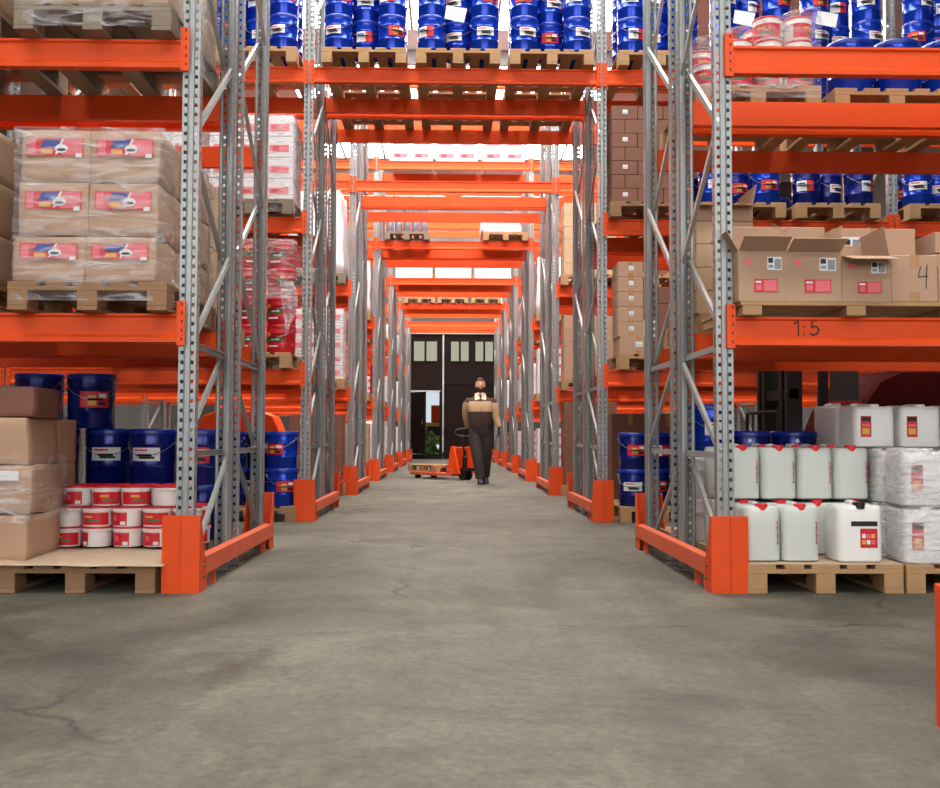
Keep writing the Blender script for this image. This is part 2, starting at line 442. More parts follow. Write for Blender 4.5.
# ------------------------------------------------------------ pallets
def pallet_parts(w=.8, d=1.05, m='wood', h=.144):
    if h < .1:
        b_ = MB()
        n = 7
        for i in range(n):
            y = i*(d-.1)/(n-1); b_.box(-w/2, y, h-.02, w/2, y+.1, h, m)
        dk = b_.mesh('deck', bevel=.002); q = MB(); q.box(-.05, -d/2, 0, .05, d/2, h-.021, m); st = q.mesh('runner', bevel=.002)
        return [('deck', dk, O3, O3)]+[('runner', st, (x, d/2, 0), O3) for x in (-w/2+.06, 0, w/2-.06)]
    b_ = MB()
    for i, (x, ww) in enumerate(((-w/2, .145), (-w/2+.19, .1), (-.0725, .145), (w/2-.29, .1), (w/2-.145, .145))):
        b_.box(x, 0, h-.022, x+ww, d, h, m)
    for y in (0, d/2-.0725, d-.145): b_.box(-w/2, y, h-.044, w/2, y+.145, h-.022, m)
    dk = b_.mesh('deck', bevel=.002)
    q = MB(); q.box(-.05, 0, .022, .05, .145, h-.044, m); bl = q.mesh('block', bevel=.003)
    q = MB(); q.box(-.05, 0, 0, .05, d, .022, m); sk = q.mesh('skid', bevel=.002)
    ps = [('deck', dk, O3, O3)]
    for x in (-w/2+.05, 0, w/2-.05):
        ps.append(('skid', sk, (x, 0, 0), O3))
        for y in (0, d/2-.0725, d-.145): ps.append(('block', bl, (x, y, 0), O3))
    return ps
PAL = {m: pallet_parts(m=m) for m in ('wood', 'wood_old', 'wood_grey')}
PALX = pallet_parts(1.2, .8, 'wood', .07)
def pallet(x, y, z, label, m='wood', group='wooden pallets in the racks', rz=0, parts=None):
    return place('wooden_pallet', parts or PAL[m], (x, y, z+.001), rz, label, 'pallet', group)

# ------------------------------------------------------------ pails
def cyl_patch(b_, r, a0, a1, z0, z1, m, zt=None, n=8, off=0., taper=0.):
    vs = []; fs = []
    for i in range(n+1):
        a = a0+(a1-a0)*i/n
        for z in (z0, z1): 
            rr = r+off+taper*z
            vs.append((rr*math.sin(a), -rr*math.cos(a), z))
    for i in range(n): fs.append((2*i, 2*i+2, 2*i+3, 2*i+1))
    b_.add(vs, fs, m)
def pail_parts(r, h, body, lidm, style, handle=True):
    b_ = MB()
    b_.lathe([(r*.93, 0), (r*.95, .006), (r*.95, h*.30), (r*.965, h*.31), (r*.95, h*.32), (r*.96, h*.68), (r*.985, h*.70), (r*.965, h*.72), (r*.975, h*.92)], body, 28)
    for s in (-1, 1): b_.lathe([(.014, -.008), (.014, .004), (.006, .008)], body, 8)  if False else None
    bd = b_.mesh('body', smooth=True)
    b_ = MB(); b_.lathe([(r*.98, h*.90), (r*1.0, h*.905), (r*1.0, h*.955), (r*.985, h*.985), (r*.95, h), (r*.92, h*.985), (r*.9, h*.965)], lidm, 28)
    ld = b_.mesh('lid', smooth=True)
    ps = [('body', bd, O3, O3)]
    lb = MB(); rr = r*.972
    if style == 'white':
        cyl_patch(lb, rr, -.62, .62, h*.42, h*.66, 'lab_white', off=.002)
        cyl_patch(lb, rr, -.5, .1, h*.60, h*.63, 'lab_red', off=.003); cyl_patch(lb, rr, -.25, .4, h*.46, h*.50, 'ink', off=.003)
        cyl_patch(lb, rr, -.5, .5, h*.53, h*.54, 'ink', off=.003)
    elif style == 'red':
        cyl_patch(lb, rr, -.62, .62, h*.38, h*.67, 'lab_red', off=.002)
        cyl_patch(lb, rr, -.3, .05, h*.42, h*.60, 'lab_yellow', off=.003); cyl_patch(lb, rr, .15, .5, h*.56, h*.63, 'lab_white', off=.003)
        cyl_patch(lb, rr, .12, .45, h*.42, h*.48, 'ink', off=.003)
    elif style == 'mixed':
        cyl_patch(lb, rr, -.6, .1, h*.36, h*.66, 'lab_white', off=.002); cyl_patch(lb, rr, .1, .6, h*.36, h*.66, 'lab_red', off=.002)
        cyl_patch(lb, rr, -.5, 0, h*.52, h*.60, 'lab_blue', off=.003)
    elif style == 'green':
        cyl_patch(lb, rr, -.7, .7, h*.40, h*.56, 'lab_green', off=.002); cyl_patch(lb, rr, -.1, .5, h*.44, h*.50, 'lab_white', off=.003)
        cyl_patch(lb, rr, -.4, .4, h*.20, h*.26, 'lab_white', off=.002); cyl_patch(lb, rr, -.5, -.2, h*.62, h*.72, 'lab_yellow', off=.002)
    elif style == 'half':     # small white tub with red half sleeve
        cyl_patch(lb, rr*.98, -1.6, .25, h*.06, h*.72, 'bucket_red', off=.002, n=14); cyl_patch(lb, rr*.98, -.8, -.5, h*.3, h*.55, 'lab_pink', off=.003)
        cyl_patch(lb, rr*.98, -.2, .15, h*.1, h*.26, 'lab_white', off=.003)
    elif style == 'plainred':
        cyl_patch(lb, rr*.98, -1.25, 1.25, h*.08, h*.70, 'bucket_red', off=.002, n=14); cyl_patch(lb, rr*.98, -.3, .6, h*.25, h*.34, 'lab_green', off=.003); cyl_patch(lb, rr*.98, -.5, .1, h*.44, h*.54, 'lab_yellow', off=.0035)
    if lb.f: ps.append(('label', lb.mesh('label', fix=False), O3, O3))
    subs = []
    if handle:
        q = MB(); pts = [((r+.001)*math.cos(t), -(r*1.0+.004*math.sin(t))*math.sin(t), h*.82-h*.30*math.sin(t)) for t in [math.pi*i/12 for i in range(13)]]
        q.tube(pts, .0028, 'wire', 5); g_ = MB(); g_.tube([(-.045, -r-.006, h*.525), (.045, -r-.006, h*.525)], .008, 'black_plastic', 6); subs = [('grip', g_.mesh('grip', smooth=True), O3, O3)]
        for s in (-1, 1): q.tube([(s*r*.96, 0, h*.82), (s*(r+.003), 0, h*.82)], .012, 'wire', 8)
        ps.append(('handle', q.mesh('handle', smooth=True), O3, O3, None, subs))
    ps.append(('lid', ld, O3, O3))
    return ps
PAIL = {}
for body, nm in (('pail_blue', 'b'), ('pail_navy', 'n')):
    for st in ('white', 'red', 'mixed'):
        PAIL[nm+st] = pail_parts(.138, .335, body, 'lid_blue', st)
        PAIL['L'+nm+st] = pail_parts(.150, .345, body, 'lid_blue', st)
PAIL['tin'] = pail_parts(.138, .262, 'tin_red', 'tin_red', 'green')
PAIL['tub'] = pail_parts(.084, .1135, 'bucket_white', 'bucket_red', 'half', False)
PAIL['tub2'] = pail_parts(.084, .1135, 'bucket_white', 'bucket_red', 'plainred', False)
PAIL['tubw'] = pail_parts(.084, .1135, 'bucket_white', 'bucket_red', '', False)
PAIL['wpail'] = pail_parts(.14, .26, 'bucket_white', 'bucket_white', 'mixed')
# white rim on the tubs
b_ = MB(); b_.lathe([(.0825, .086), (.0868, .088), (.0868, .098), (.0825, .101)], 'bucket_white', 28); RIM = b_.mesh('rim', smooth=True)
for k in ('tub', 'tub2', 'tubw'): PAIL[k] = PAIL[k]+[('rim', RIM, O3, O3)]
STN = {'white': 'white label', 'red': 'red label', 'mixed': 'white and red label'}
LAY = ['bottom', 'second', 'third', 'fourth', 'fifth', 'sixth', 'seventh', 'eighth']
def pail(x, y, z, key, label, group, rz=None, name='paint_pail', cat='pail'):
    return place(name, PAIL[key], (x, y, z), rnd.uniform(-.5, .5) if rz is None else rz, label, cat, group)
def pail_stack(xc, yf, z, layers, where, group, big=False, shade_share=.0, cols=None, deep=True, gapz=.001):
    """hex-packed pails: two in front, one between and behind, two further back"""
    r = .150 if big else .138; h = (.345 if big else .335)+gapz
    dx = .25 if not big else .17
    sp = [(-.255, r, 'front left'), (.255, r, 'front right'), (0, r+.14, 'middle')]
    if big: sp = [(-.245, r, 'front left'), (.245, r, 'front right'), (0, r+.20, 'middle')]
    if deep: sp += [(-.255, r+.30, 'rear left'), (.255, r+.30, 'rear right')] if not big else [(-.245, r+.36, 'rear left'), (.245, r+.36, 'rear right')]
    if cols is not None: sp = [s for s in sp if s[2] in cols]
    for l in range(layers):
        for (dx, dy, nm) in sp:
            st = rnd.choice(['white', 'white', 'red', 'mixed', 'red']); nb = 'n' if rnd.random() < shade_share else 'b'
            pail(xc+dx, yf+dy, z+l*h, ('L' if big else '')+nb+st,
                 f'{"dark " if nb=="n" else ""}blue pail, {STN[st]}, {LAY[l]} layer {nm}, {where}', group)

# ------------------------------------------------------------ cartons
CB = {}
def card_box(w, d, h, m, seed=0, bulge=0.):
    key = (round(w,3), round(d,3), round(h,3), m, seed, bulge)
    if key in CB: return CB[key]
    b_ = MB(); b_.box(-w/2, 0, 0, w/2, d, h, m); me = b_.mesh('carton', bevel=.004)
    if bulge:
        bm = bmesh.new(); bm.from_mesh(me)
        bmesh.ops.subdivide_edges(bm, edges=[e for e in bm.edges if e.calc_length() > .05], cuts=5, use_grid_fill=True)
        for v in bm.verts:
            n = noise.noise_vector(Vector((v.co.x*5+seed*7, v.co.y*5, v.co.z*5)))
            v.co += n*bulge
            t = 1-abs(v.co.z/h*2-1)
            v.co.x *= 1+.02*t*bulge/.01
        bm.to_mesh(me); bm.free()
        for p in me.polygons: p.use_smooth = True
    CB[key] = me; return me
LM = {}
def label_mesh(kind, w, h):
    key = (kind, round(w,3), round(h,3))
    if key in LM: return LM[key]
    b_ = MB(); lay = [0]
    def rc(x0, z0, x1, z1, m, sh=0.):
        y = -.0012-.0004*lay[0]; lay[0] += 1
        b_.quad([(x0*w, y, z0*h), (x1*w, y, z0*h), ((x1+sh)*w, y, z1*h), ((x0+sh)*w, y, z1*h)], m)
    if kind == 'banner':
        rc(.09, .50, .91, .84, 'lab_red'); rc(.60, .52, .89, .82, 'lab_pink'); rc(.11, .52, .22, .82, 'lab_pink'); rc(.28, .66, .52, .82, 'lab_blue', .06)
        rc(.30, .54, .46, .63, 'lab_yellow'); rc(.50, .53, .53, .83, 'lab_white', .10)
        n = 12; y = -.0034
        b_.quad([((.59+.095*math.cos(t*6.283/n))*w, y, (.64+.085*math.sin(t*6.283/n))*h) for t in range(n)], 'lab_white')
        b_.quad([((.59+.07*math.cos(t*6.283/n))*w, y-.0004, (.62+.03*math.sin(t*6.283/n))*h) for t in range(n)], 'ink')
        rc(.80, .47, .89, .55, 'lab_white')
    elif kind == 'stickers':
        rc(.60, .62, .90, .88, 'lab_white'); rc(.62, .76, .72, .86, 'ink'); rc(.75, .64, .88, .84, 'grey_bottle'); rc(.62, .66, .72, .72, 'grey_bottle')
        rc(.32, .18, .81, .44, 'lab_red'); rc(.52, .20, .79, .42, 'lab_pink'); rc(.36, .22, .47, .33, 'lab_pink'); rc(.35, .36, .47, .40, 'lab_white')
        rc(.14, .72, .26, .84, 'lab_pink') 
    elif kind == 'sticker':
        rc(.42, .42, .62, .72, 'lab_white'); rc(.45, .5, .58, .53, 'grey_bottle')
    elif kind == 'wide_sticker':
        rc(.10, .35, .34, .80, 'lab_white'); rc(.13, .62, .20, .74, 'ink'); rc(.23, .45, .31, .74, 'grey_bottle')
    elif kind == 'redbit':
        rc(.1, .05, .35, .15, 'lab_red'); rc(.72, .7, .9, .9, 'lab_white')
    elif kind == 'pinkpack':
        rc(.15, .25, .85, .60, 'lab_pink'); rc(.25, .32, .5, .52, 'lab_red')
    LM[key] = b_.mesh('label', fix=False); return LM[key]
TP = {}
def tape_mesh(w, d, h):
    key = (round(w,3), round(d,3), round(h,3))
    if key not in TP:
        b_ = MB(); t = .025; y = -.0009
        b_.quad([(-t, y, h*.72), (t, y, h*.72), (t, y, h-.003), (-t, y, h-.003)], 'tape')
        b_.quad([(-t, y, h-.003), (t, y, h-.003), (t, 0, h+.0009), (-t, 0, h+.0009)], 'tape')
        b_.quad([(-t, 0, h+.0009), (t, 0, h+.0009), (t, d, h+.0009), (-t, d, h+.0009)], 'tape')
        b_.quad([(-t, y, .002), (t, y, .002), (t, y, h*.2), (-t, y, h*.2)], 'tape')
        TP[key] = b_.mesh('tape', fix=False)
    return TP[key]
def carton(x, y, z, w, d, h, label, group, style=None, m='card', tape=True, rz=0., seed=0, bulge=0., cat='carton'):
    r = link('carton', card_box(w, d, h, m, seed, bulge), None, (x, y, z), (0, 0, rz)); tag(r, label, cat, group)
    if tape: link('tape', tape_mesh(w, d, h), r)
    if style: link('label', label_mesh(style, w, h), r, (-w/2, -.001-bulge*.9, 0))
    return r
def open_carton(x, y, z, w, d, h, label, group, flaps, style='stickers'):
    b_ = MB(); t = .004
    b_.box(-w/2, 0, 0, w/2, t, h, 'card'); b_.box(-w/2, d-t, 0, w/2, d, h, 'card'); b_.box(-w/2, t, 0, -w/2+t, d-t, h, 'card'); b_.box(w/2-t, t, 0, w/2, d-t, h, 'card')
    b_.box(-w/2+t, t, 0, w/2-t, d-t, t, 'card')
    r = link('open_carton', b_.mesh('open_carton', fix=False), None, (x, y, z)); tag(r, label, 'carton', group)
    for side, ang, ln in flaps:    # ang measured from straight up, outwards
        q = MB(); a = R(ang)
        if side in 'fb': q.box(-w/2+.003, -.002, 0, w/2-.003, .002, ln, 'card')
        else: q.box(-.002, .004, 0, .002, d-.004, ln, 'card')
        o = link('flap', q.mesh('flap'), r)
        if side == 'f': o.location = (0, .002, h); o.rotation_euler = (a, 0, 0)
        if side == 'b': o.location = (0, d-.002, h); o.rotation_euler = (-a, 0, 0)
        if side == 'l': o.location = (-w/2+.002, 0, h); o.rotation_euler = (0, -a, 0)
        if side == 'r': o.location = (w/2-.002, 0, h); o.rotation_euler = (0, a, 0)
    link('label', label_mesh(style, w, h), r, (-w/2, 0, 0))
    return r

# stretch wrap shell round a load
def wrap(x0, x1, y0, y1, z0, z1, label, group=None, seed=0, thick=False, top=True, amp=.012, skew=0.):
    bm = bmesh.new(); nx, ny, nzz = 10, 14, 12
    def P_(u, s):   # u along perimeter 0..4
        k = int(u) % 4; f = u-int(u)
        c = [(x0,y0),(x1,y0),(x1,y1),(x0,y1),(x0,y0)]
        a, b2 = c[k], c[k+1]
        return Vector((a[0]+(b2[0]-a[0])*f, a[1]+(b2[1]-a[1])*f, z0+(z1-z0)*s))
    NU = 48; grid = []
    cx, cy = (x0+x1)/2, (y0+y1)/2
    for j in range(nzz+1):
        rowv = []
        for i in range(NU):
            p = P_(i*4/NU, j/nzz); q = p.copy()
            n = noise.noise(Vector((p.x*6+seed, p.y*6, p.z*9+seed*3))); n2 = noise.noise(Vector((p.x*17+seed, p.y*17, p.z*25)))
            out = Vector((p.x-cx, p.y-cy, 0)).normalized()
            # keep the film on the outside of the load; loosen the corners
            q += out*(.006+amp*(abs(n)*1.2+abs(n2)*.5))
            if skew: q.z += skew*(p.x-cx)*(j/nzz)
            rowv.append(bm.verts.new(q))
        grid.append(rowv)
    for j in range(nzz):
        for i in range(NU): bm.faces.new((grid[j][i], grid[j][(i+1) % NU], grid[j+1][(i+1) % NU], grid[j+1][i]))
    if top:
        prev = grid[-1]
        for sc, dz in ((.85, .006), (.6, .002)):
            ring = []
            for v in prev if sc == .85 else grid[-1]:
                p = Vector((cx+(v.co.x-cx)*sc, cy+(v.co.y-cy)*sc, v.co.z+dz+.004*noise.noise(v.co*12))); ring.append(bm.verts.new(p))
            for i in range(NU): bm.faces.new((prev[i], prev[(i+1) % NU], ring[(i+1) % NU], ring[i]))
            prev = ring
    me = bpy.data.meshes.new('wrap'); bm.to_mesh(me); bm.free(); me.materials.append(MAT['film_thick' if thick else 'film'])
    for p in me.polygons: p.use_smooth = True
    o = link('stretch_wrap', me); tag(o, label, 'plastic wrap', group or 'stretch wrap round pallet loads'); return o

# ------------------------------------------------------------ jerrycans
def rrect(w, d, c, n=4):
    pts = []
    for (sx, sy, a0) in ((1,1,0),(-1,1,90),(-1,-1,180),(1,-1,270)):
        for i in range(n+1):
            a = R(a0+90*i/n); pts.append((sx*(w/2-c)+c*math.cos(a), sy*(d/2-c)+c*math.sin(a)))
    return pts
def can_parts(w, d, h, m, cap, style):
    b_ = MB(); prof = [(.90, 0, .03), (.985, .008, .035), (1, .02, .04), (1, h*.40, .04), (1, h*.60, .04), (1, h*.86, .04), (.98, h*.90, .04), (.93, h*.935, .035), (.86, h*.945, .03)]
    vs = []; n = 20; fs = []
    for s, z, c in prof: vs += [(x*s, y*s+d/2, z) for x, y in rrect(w, d, c)]
    for j in range(len(prof)-1):
        for i in range(n): fs.append((j*n+i, j*n+(i+1) % n, (j+1)*n+(i+1) % n, (j+1)*n+i))
    fs.append(tuple(range(n-1,-1,-1))); q = (len(prof)-1)*n; fs.append(tuple(q+i for i in range(n)))
    b_.add(vs, fs, m); bd = b_.mesh('body', smooth=True)
    b_ = MB(); b_.tube([(0, d*.38, h*.92), (0, d*.42, h*.965), (0, d*.62, h*.972), (0, d*.85, h*.965), (0, d*.9, h*.92)], .013, m, 8); hd = b_.mesh('handle', smooth=True)
    b_ = MB(); b_.lathe([(.030, h*.88), (.032, h*.885), (.032, h*.985), (.029, h*.995)], cap, 14, (0, d*.125)); cp = b_.mesh('cap', smooth=True)
    lb = MB()
    if style == 'strip':     # narrow column of red letter marks near the right edge
        for i in range(9):
            z = h*(.30+.045*i); x = w*(.37+.01*(i%2))
            lb.quad([(x, -.001, z), (x+w*.04, -.001, z), (x+w*.04, -.001, z+h*.03), (x, -.001, z+h*.03)], 'lab_red' if i % 3 else 'ink')
    elif style == 'sheet':
        lb.quad([(-w*.02, -.001, h*.24), (w*.36, -.001, h*.24), (w*.36, -.001, h*.56), (-w*.02, -.001, h*.56)], 'lab_red')
        for i in range(3):
            for j in range(2):
                x = w*(.02+.10*i); z = h*(.30+.10*j); lb.quad([(x, -.0016, z), (x+w*.08, -.0016, z), (x+w*.08, -.0016, z+h*.07), (x, -.0016, z+h*.07)], ('lab_yellow', 'lab_white', 'lab_pink')[(i+j) % 3])
        lb.quad([(-w*.22, -.0016, h*.60), (w*.36, -.0016, h*.60), (w*.36, -.0016, h*.68), (-w*.22, -.0016, h*.68)], 'ink')
    elif style == 'small':
        lb.quad([(-w*.36, -.001, h*.24), (-w*.10, -.001, h*.24), (-w*.10, -.001, h*.72), (-w*.36, -.001, h*.72)], 'lab_red')
        lb.quad([(-w*.34, -.0016, h*.60), (-w*.12, -.0016, h*.60), (-w*.12, -.0016, h*.70), (-w*.34, -.0016, h*.70)], 'ink')
        lb.quad([(-w*.32, -.0016, h*.30), (-w*.14, -.0016, h*.30), (-w*.14, -.0016, h*.44), (-w*.32, -.0016, h*.44)], 'lab_yellow')
        lb.quad([(-w*.32, -.0016, h*.48), (-w*.14, -.0016, h*.48), (-w*.14, -.0016, h*.54), (-w*.32, -.0016, h*.54)], 'lab_pink')
    ps = [('body', bd, O3, O3), ('handle', hd, O3, O3), ('cap', cp, O3, O3)]
    if lb.f: ps.append(('label', lb.mesh('label', fix=False), O3, O3))
    return ps
CAN_CLEAR = can_parts(.192, .25, .30, 'can_clear', 'cap_red', 'strip')
CAN_WHITE = can_parts(.236, .21, .31, 'can_white', 'black_plastic', 'sheet')
CAN_SMALL = can_parts(.236, .25, .295, 'can_white', 'can_white', 'small')
CAN_SIDE = can_parts(.19, .25, .295, 'can_white', 'can_white', 'small')

# ============================================================ SETTING
def slab(name, x0, y0, z0, x1, y1, z1, m):
    b_ = MB(); b_.box(x0, y0, z0, x1, y1, z1, m); return struct(name, b_.mesh(name))
XW, YB, YF, ZC = 9.5, -9.5, 34.2, 8.2
slab('floor', -XW, YB, -.2, XW, YF+.3, 0, 'concrete')
slab('wall_left', -XW-.2, YB, 0, -XW, YF+.3, ZC, 'plaster')
slab('wall_right', XW, YB, 0, XW+.2, YF+.3, ZC, 'plaster')
# ceiling with roof-light openings above every cross aisle
bands = [(-5.0, -4.0), (1.2, 2.5)]+[(ry(k)+1.7, ry(k)+4.2) for k in range(7)]
b_ = MB(); e0 = YB
for a, c in bands:
    b_.box(-XW, e0, ZC, XW, a, ZC+.15, 'ceiling_paint')
    xe = 5.0 if a < 4 else 3.4
    for x0_, x1_ in ((-XW, -xe), (-.25, .25), (xe, XW)): b_.box(x0_, a, ZC, x1_, c, ZC+.15, 'ceiling_paint')
    e0 = c
b_.box(-XW, e0, ZC, XW, YF+.3, ZC+.15, 'ceiling_paint')
struct('ceiling', b_.mesh('ceiling'))
wi = 1
for a, c in bands:
    xe = 5.0 if a < 4 else 3.4
    for x0_, x1_ in ((-xe, -.25), (.25, xe)):
        b_ = MB(); b_.box(x0_, a, ZC+.06, x1_, c, ZC+.08, 'skylight'); o = struct(f'window_{wi}', b_.mesh('pane')); wi += 1
        q = MB()
        for i in range(1, 6):
            x = x0_+(x1_-x0_)*i/6; q.box(x-.025, a, ZC+.0, x+.025, c, ZC+.05, 'truss')
        link('window_frame', q.mesh('frame'), o)
b_ = MB()
for k in range(-2, 7):
    y = ry(k)+1.0; b_.box(-XW, y-.05, ZC-.28, XW, y+.05, ZC-.02, 'truss')
for x in (-7, -4.7, 4.7, 7): b_.box(x-.04, YB, ZC-.14, x+.04, YF, ZC-.02, 'truss')
struct('trim_1', b_.mesh('roof_beams'))
# wall behind the camera, with a band of unseen panes added as frontal fill
b_ = MB(); b_.box(-XW, YB-.2, 0, XW, YB, 2.2, 'plaster'); b_.box(-XW, YB-.2, 6.6, XW, YB, ZC, 'plaster')
for i in range(5):
    x = -XW+i*(2*XW-.4)/4; b_.box(x, YB-.2, 2.2, x+.4, YB, 6.6, 'plaster')
struct('wall_back', b_.mesh('wall'))
for i in range(4):
    x = -XW+.4+i*(2*XW-.4)/4; b_ = MB(); b_.box(x, YB-.15, 2.2, x+(2*XW-.4)/4-.4, YB-.12, 6.6, 'window_glow'); o = struct(f'window_{wi}', b_.mesh('pane')); wi += 1
    q = MB(); w_ = (2*XW-.4)/4-.4
    for j in range(1, 4): q.box(x+w_*j/4-.03, YB-.11, 2.2, x+w_*j/4+.03, YB-.05, 6.6, 'truss')
    for j in range(1, 3): q.box(x, YB-.11, 2.2+4.4*j/3-.03, x+w_, YB-.05, 2.2+4.4*j/3+.03, 'truss')
    link('window_frame', q.mesh('frame'), o)
# end wall with the big dark double door
DX0, DXS, DX1, DH = -2.05, -.32, 1.95, 4.36
b_ = MB(); b_.box(-XW, YF, 0, DX0-.12, YF+.3, ZC, 'plaster'); b_.box(DX1+.12, YF, 0, XW, YF+.3, ZC, 'plaster'); b_.box(DX0-.12, YF, DH+.06, DX1+.12, YF+.3, ZC, 'plaster')
struct('wall_front', b_.mesh('wall'))
b_ = MB(); b_.box(DX0-.12, YF-.04, 0, DX0, YF+.2, DH+.06, 'door_frame'); b_.box(DX1, YF-.04, 0, DX1+.12, YF+.2, DH+.06, 'door_frame'); b_.box(DX0, YF-.04, DH, DX1, YF+.2, DH+.06, 'white_line')
struct('trim_2', b_.mesh('door_frame'))
WX0, WX1, WZ0, WZ1 = -1.42, -.45, .18, 2.34     # wicket opening
def leaf(x0, x1, wins, wicket):
    b_ = MB(); y0, y1 = YF+.02, YF+.09; zb, zt = 3.42, 4.10
    xs = [x0]+[v for w in wins for v in w]+[x1]
    top = zt; b_.box(x0, y0, top, x1, y1, DH-.005, 'door_wood')
    for i in range(0, len(xs), 2): b_.box(xs[i], y0, zb, xs[i+1], y1, top, 'door_wood')
    if wicket:
        b_.box(x0, y0, WZ1, x1, y1, zb, 'door_wood'); b_.box(x0, y0, .01, WX0, y1, WZ1, 'door_wood'); b_.box(WX1, y0, .01, x1, y1, WZ1, 'door_wood'); b_.box(WX0, y0, .01, WX1, y1, WZ0, 'door_wood')
    else: b_.box(x0, y0, .01, x1, y1, zb, 'door_wood')
    return b_.mesh('leaf')
d1_ = struct('door_1', leaf(DX0+.01, DXS-.025, [(-1.34, -.54)], True))
d2_ = struct('door_2', leaf(DXS+.025, DX1-.01, [(-.05, .56), (.80, 1.41)], False))
for dr, ws in ((d1_, [(-1.34, -.54)]), (d2_, [(-.05, .56), (.80, 1.41)])):
    for x0_, x1_ in ws:
        q = MB(); q.box(x0_, YF+.05, 3.42, x1_, YF+.06, 4.10, 'door_pane'); link('window_pane', q.mesh('pane'), dr)
        q = MB(); xm = (x0_+x1_)/2; q.box(xm-.035, YF+.0, 3.42, xm+.035, YF+.05, 4.10, 'door_frame')
        for a, c in ((x0_-.04, x0_), (x1_, x1_+.04)): q.box(a, YF, 3.38, c, YF+.05, 4.14, 'door_frame')
        for a, c in ((3.38, 3.42), (4.10, 4.14)): q.box(x0_, YF, a, x1_, YF+.05, c, 'door_frame')
        link('window_frame', q.mesh('frame'), dr)
q = MB(); q.box(DXS-.02, YF+.0, .25, DXS+.02, YF+.05, DH-.02, 'white_line'); link('meeting_strip', q.mesh('strip'), d2_)
q = MB()
for z in (.9, 2.6): q.box(DXS+.1, YF-.0, z, DX1-.05, YF+.02, z+.12, 'door_frame')
link('cross_rail', q.mesh('rails'), d2_)
q = MB(); q.box(0, 0, .2, .92, .05, 2.32, 'door_wood'); o = struct('door_3', q.mesh('wicket_leaf'), (WX0-.0, YF+.0, 0)); o.rotation_euler = (0, 0, R(-58))
q = MB(); q.tube([(.82, -.04, 1.2), (.82, -.04, 1.36)], .012, 'wire', 6); link('door_handle', q.mesh('h'), o)
q = MB(); q.box(WX0-.03, YF-.005, WZ1, WX1+.03, YF+.018, WZ1+.05, 'white_line'); struct('trim_3', q.mesh('lintel'))
# outside, seen through the wicket
b_ = MB(); b_.box(-12, YF+.3, -.22, 12, YF+30, -.02, 'pavement'); struct('ground_outside', b_.mesh('g'))

# ============================================================ GOODS
ZP = .145
GP_ = 'red and white tubs on the left floor pallet'
# --- nearest row, left bay, floor
pallet(-1.92, 5.03, 0, 'wooden pallet on the floor under red and white tubs, far left', 'wood_old')
b_ = MB(); n = 14
vs = []; fs = []
for i in range(n+1):
    for j in range(9):
        x = -.46+.92*i/n; y = -.03+.72*j/8; z = .004+.010*noise.noise(Vector((x*4, y*4, 1)))+(.0 if y > 0 else -.008)+.004
        vs.append((x, y, z))
for i in range(n):
    for j in range(8): a = i*9+j; fs.append((a, a+9, a+10, a+1))
b_.add(vs, fs, 'sheet'); me = b_.mesh('sheet', smooth=True, fix=False)
o = link('cardboard_sheet', me, None, (-1.93, 5.02, ZP)); tag(o, 'crumpled brown paper sheet covering the left floor pallet', 'cardboard sheet')
md = o.modifiers.new('thick', 'SOLIDIFY'); md.thickness = .003
z0 = ZP+.018
xs3 = [-2.235+.172*i for i in range(5)]
for l in range(3):
    for i, x in enumerate(xs3):
        for dd in range(2):
            if l < 2 and i == 4: pass
            xx = x+(0 if l < 2 else .035)+rnd.uniform(-.004, .004)
            if l == 2 and i == 4: continue
            if i == 0 and l == 2 and dd == 0: pass
            yy = 5.74+dd*.18+(.05 if l == 2 else 0)
            key = rnd.choice(['tub', 'tub2', 'tubw']) if l else rnd.choice(['tub', 'tub2'])
            kd = {'tub': 'red half sleeve', 'tub2': 'red wraparound label', 'tubw': 'plain white side'}[key]
            pail(xx, yy, z0+l*.1145, key, f'small white tub, {kd}, {LAY[l]} layer, {["first","second","third","fourth","fifth"][i]} from left, {["front","rear"][dd]} row', GP_, rnd.uniform(-.7, .7), 'plastic_tub', 'tub')
q = MB(); q.quad([(0, 0, .10), (.075, 0, .085), (.095, .01, .015), (.03, .005, 0)], 'lab_white'); o = link('paper_tag', q.mesh('tag'), None, (-2.32, 5.66, .245)); tag(o, 'loose white paper tag by the tub stack', 'paper tag')
# cartons far left, floor
GC = 'crushed brown cartons at the far left'
for i, (z, h, dx, dy) in enumerate(((ZP, .235, 0, 0), (ZP+.240, .25, .01, .02), (ZP+.495, .245, -.02, .03))):
    carton(-2.50+dx, 5.16+dy, z, .55, .42, h, f'crumpled brown carton, {LAY[i]} of the stack at the far left', GC, 'redbit' if i == 1 else None, 'card', True, .02*(i-1), seed=i, bulge=.014)
carton(-2.47, 5.2, ZP+.745, .50, .38, .16, 'crumpled brown carton topping the far left stack', GC, None, 'card_dark', True, .03, seed=5, bulge=.012)
for i in range(3):
    carton(-2.44, 5.64, ZP+.247*i, .34, .30, .245, f'brown carton, {LAY[i]} of three behind the far left stack', GC, None, 'card', True, 0, seed=7+i, bulge=.006)
pallet(-2.75, 5.05, 0, 'wooden pallet under the crushed cartons at the left edge', 'wood_old')
wrap(-2.79, -2.21, 5.12, 5.62, ZP+.2, ZP+.54, 'loose clear plastic film hanging over the far left cartons', seed=4, amp=.03, top=False)
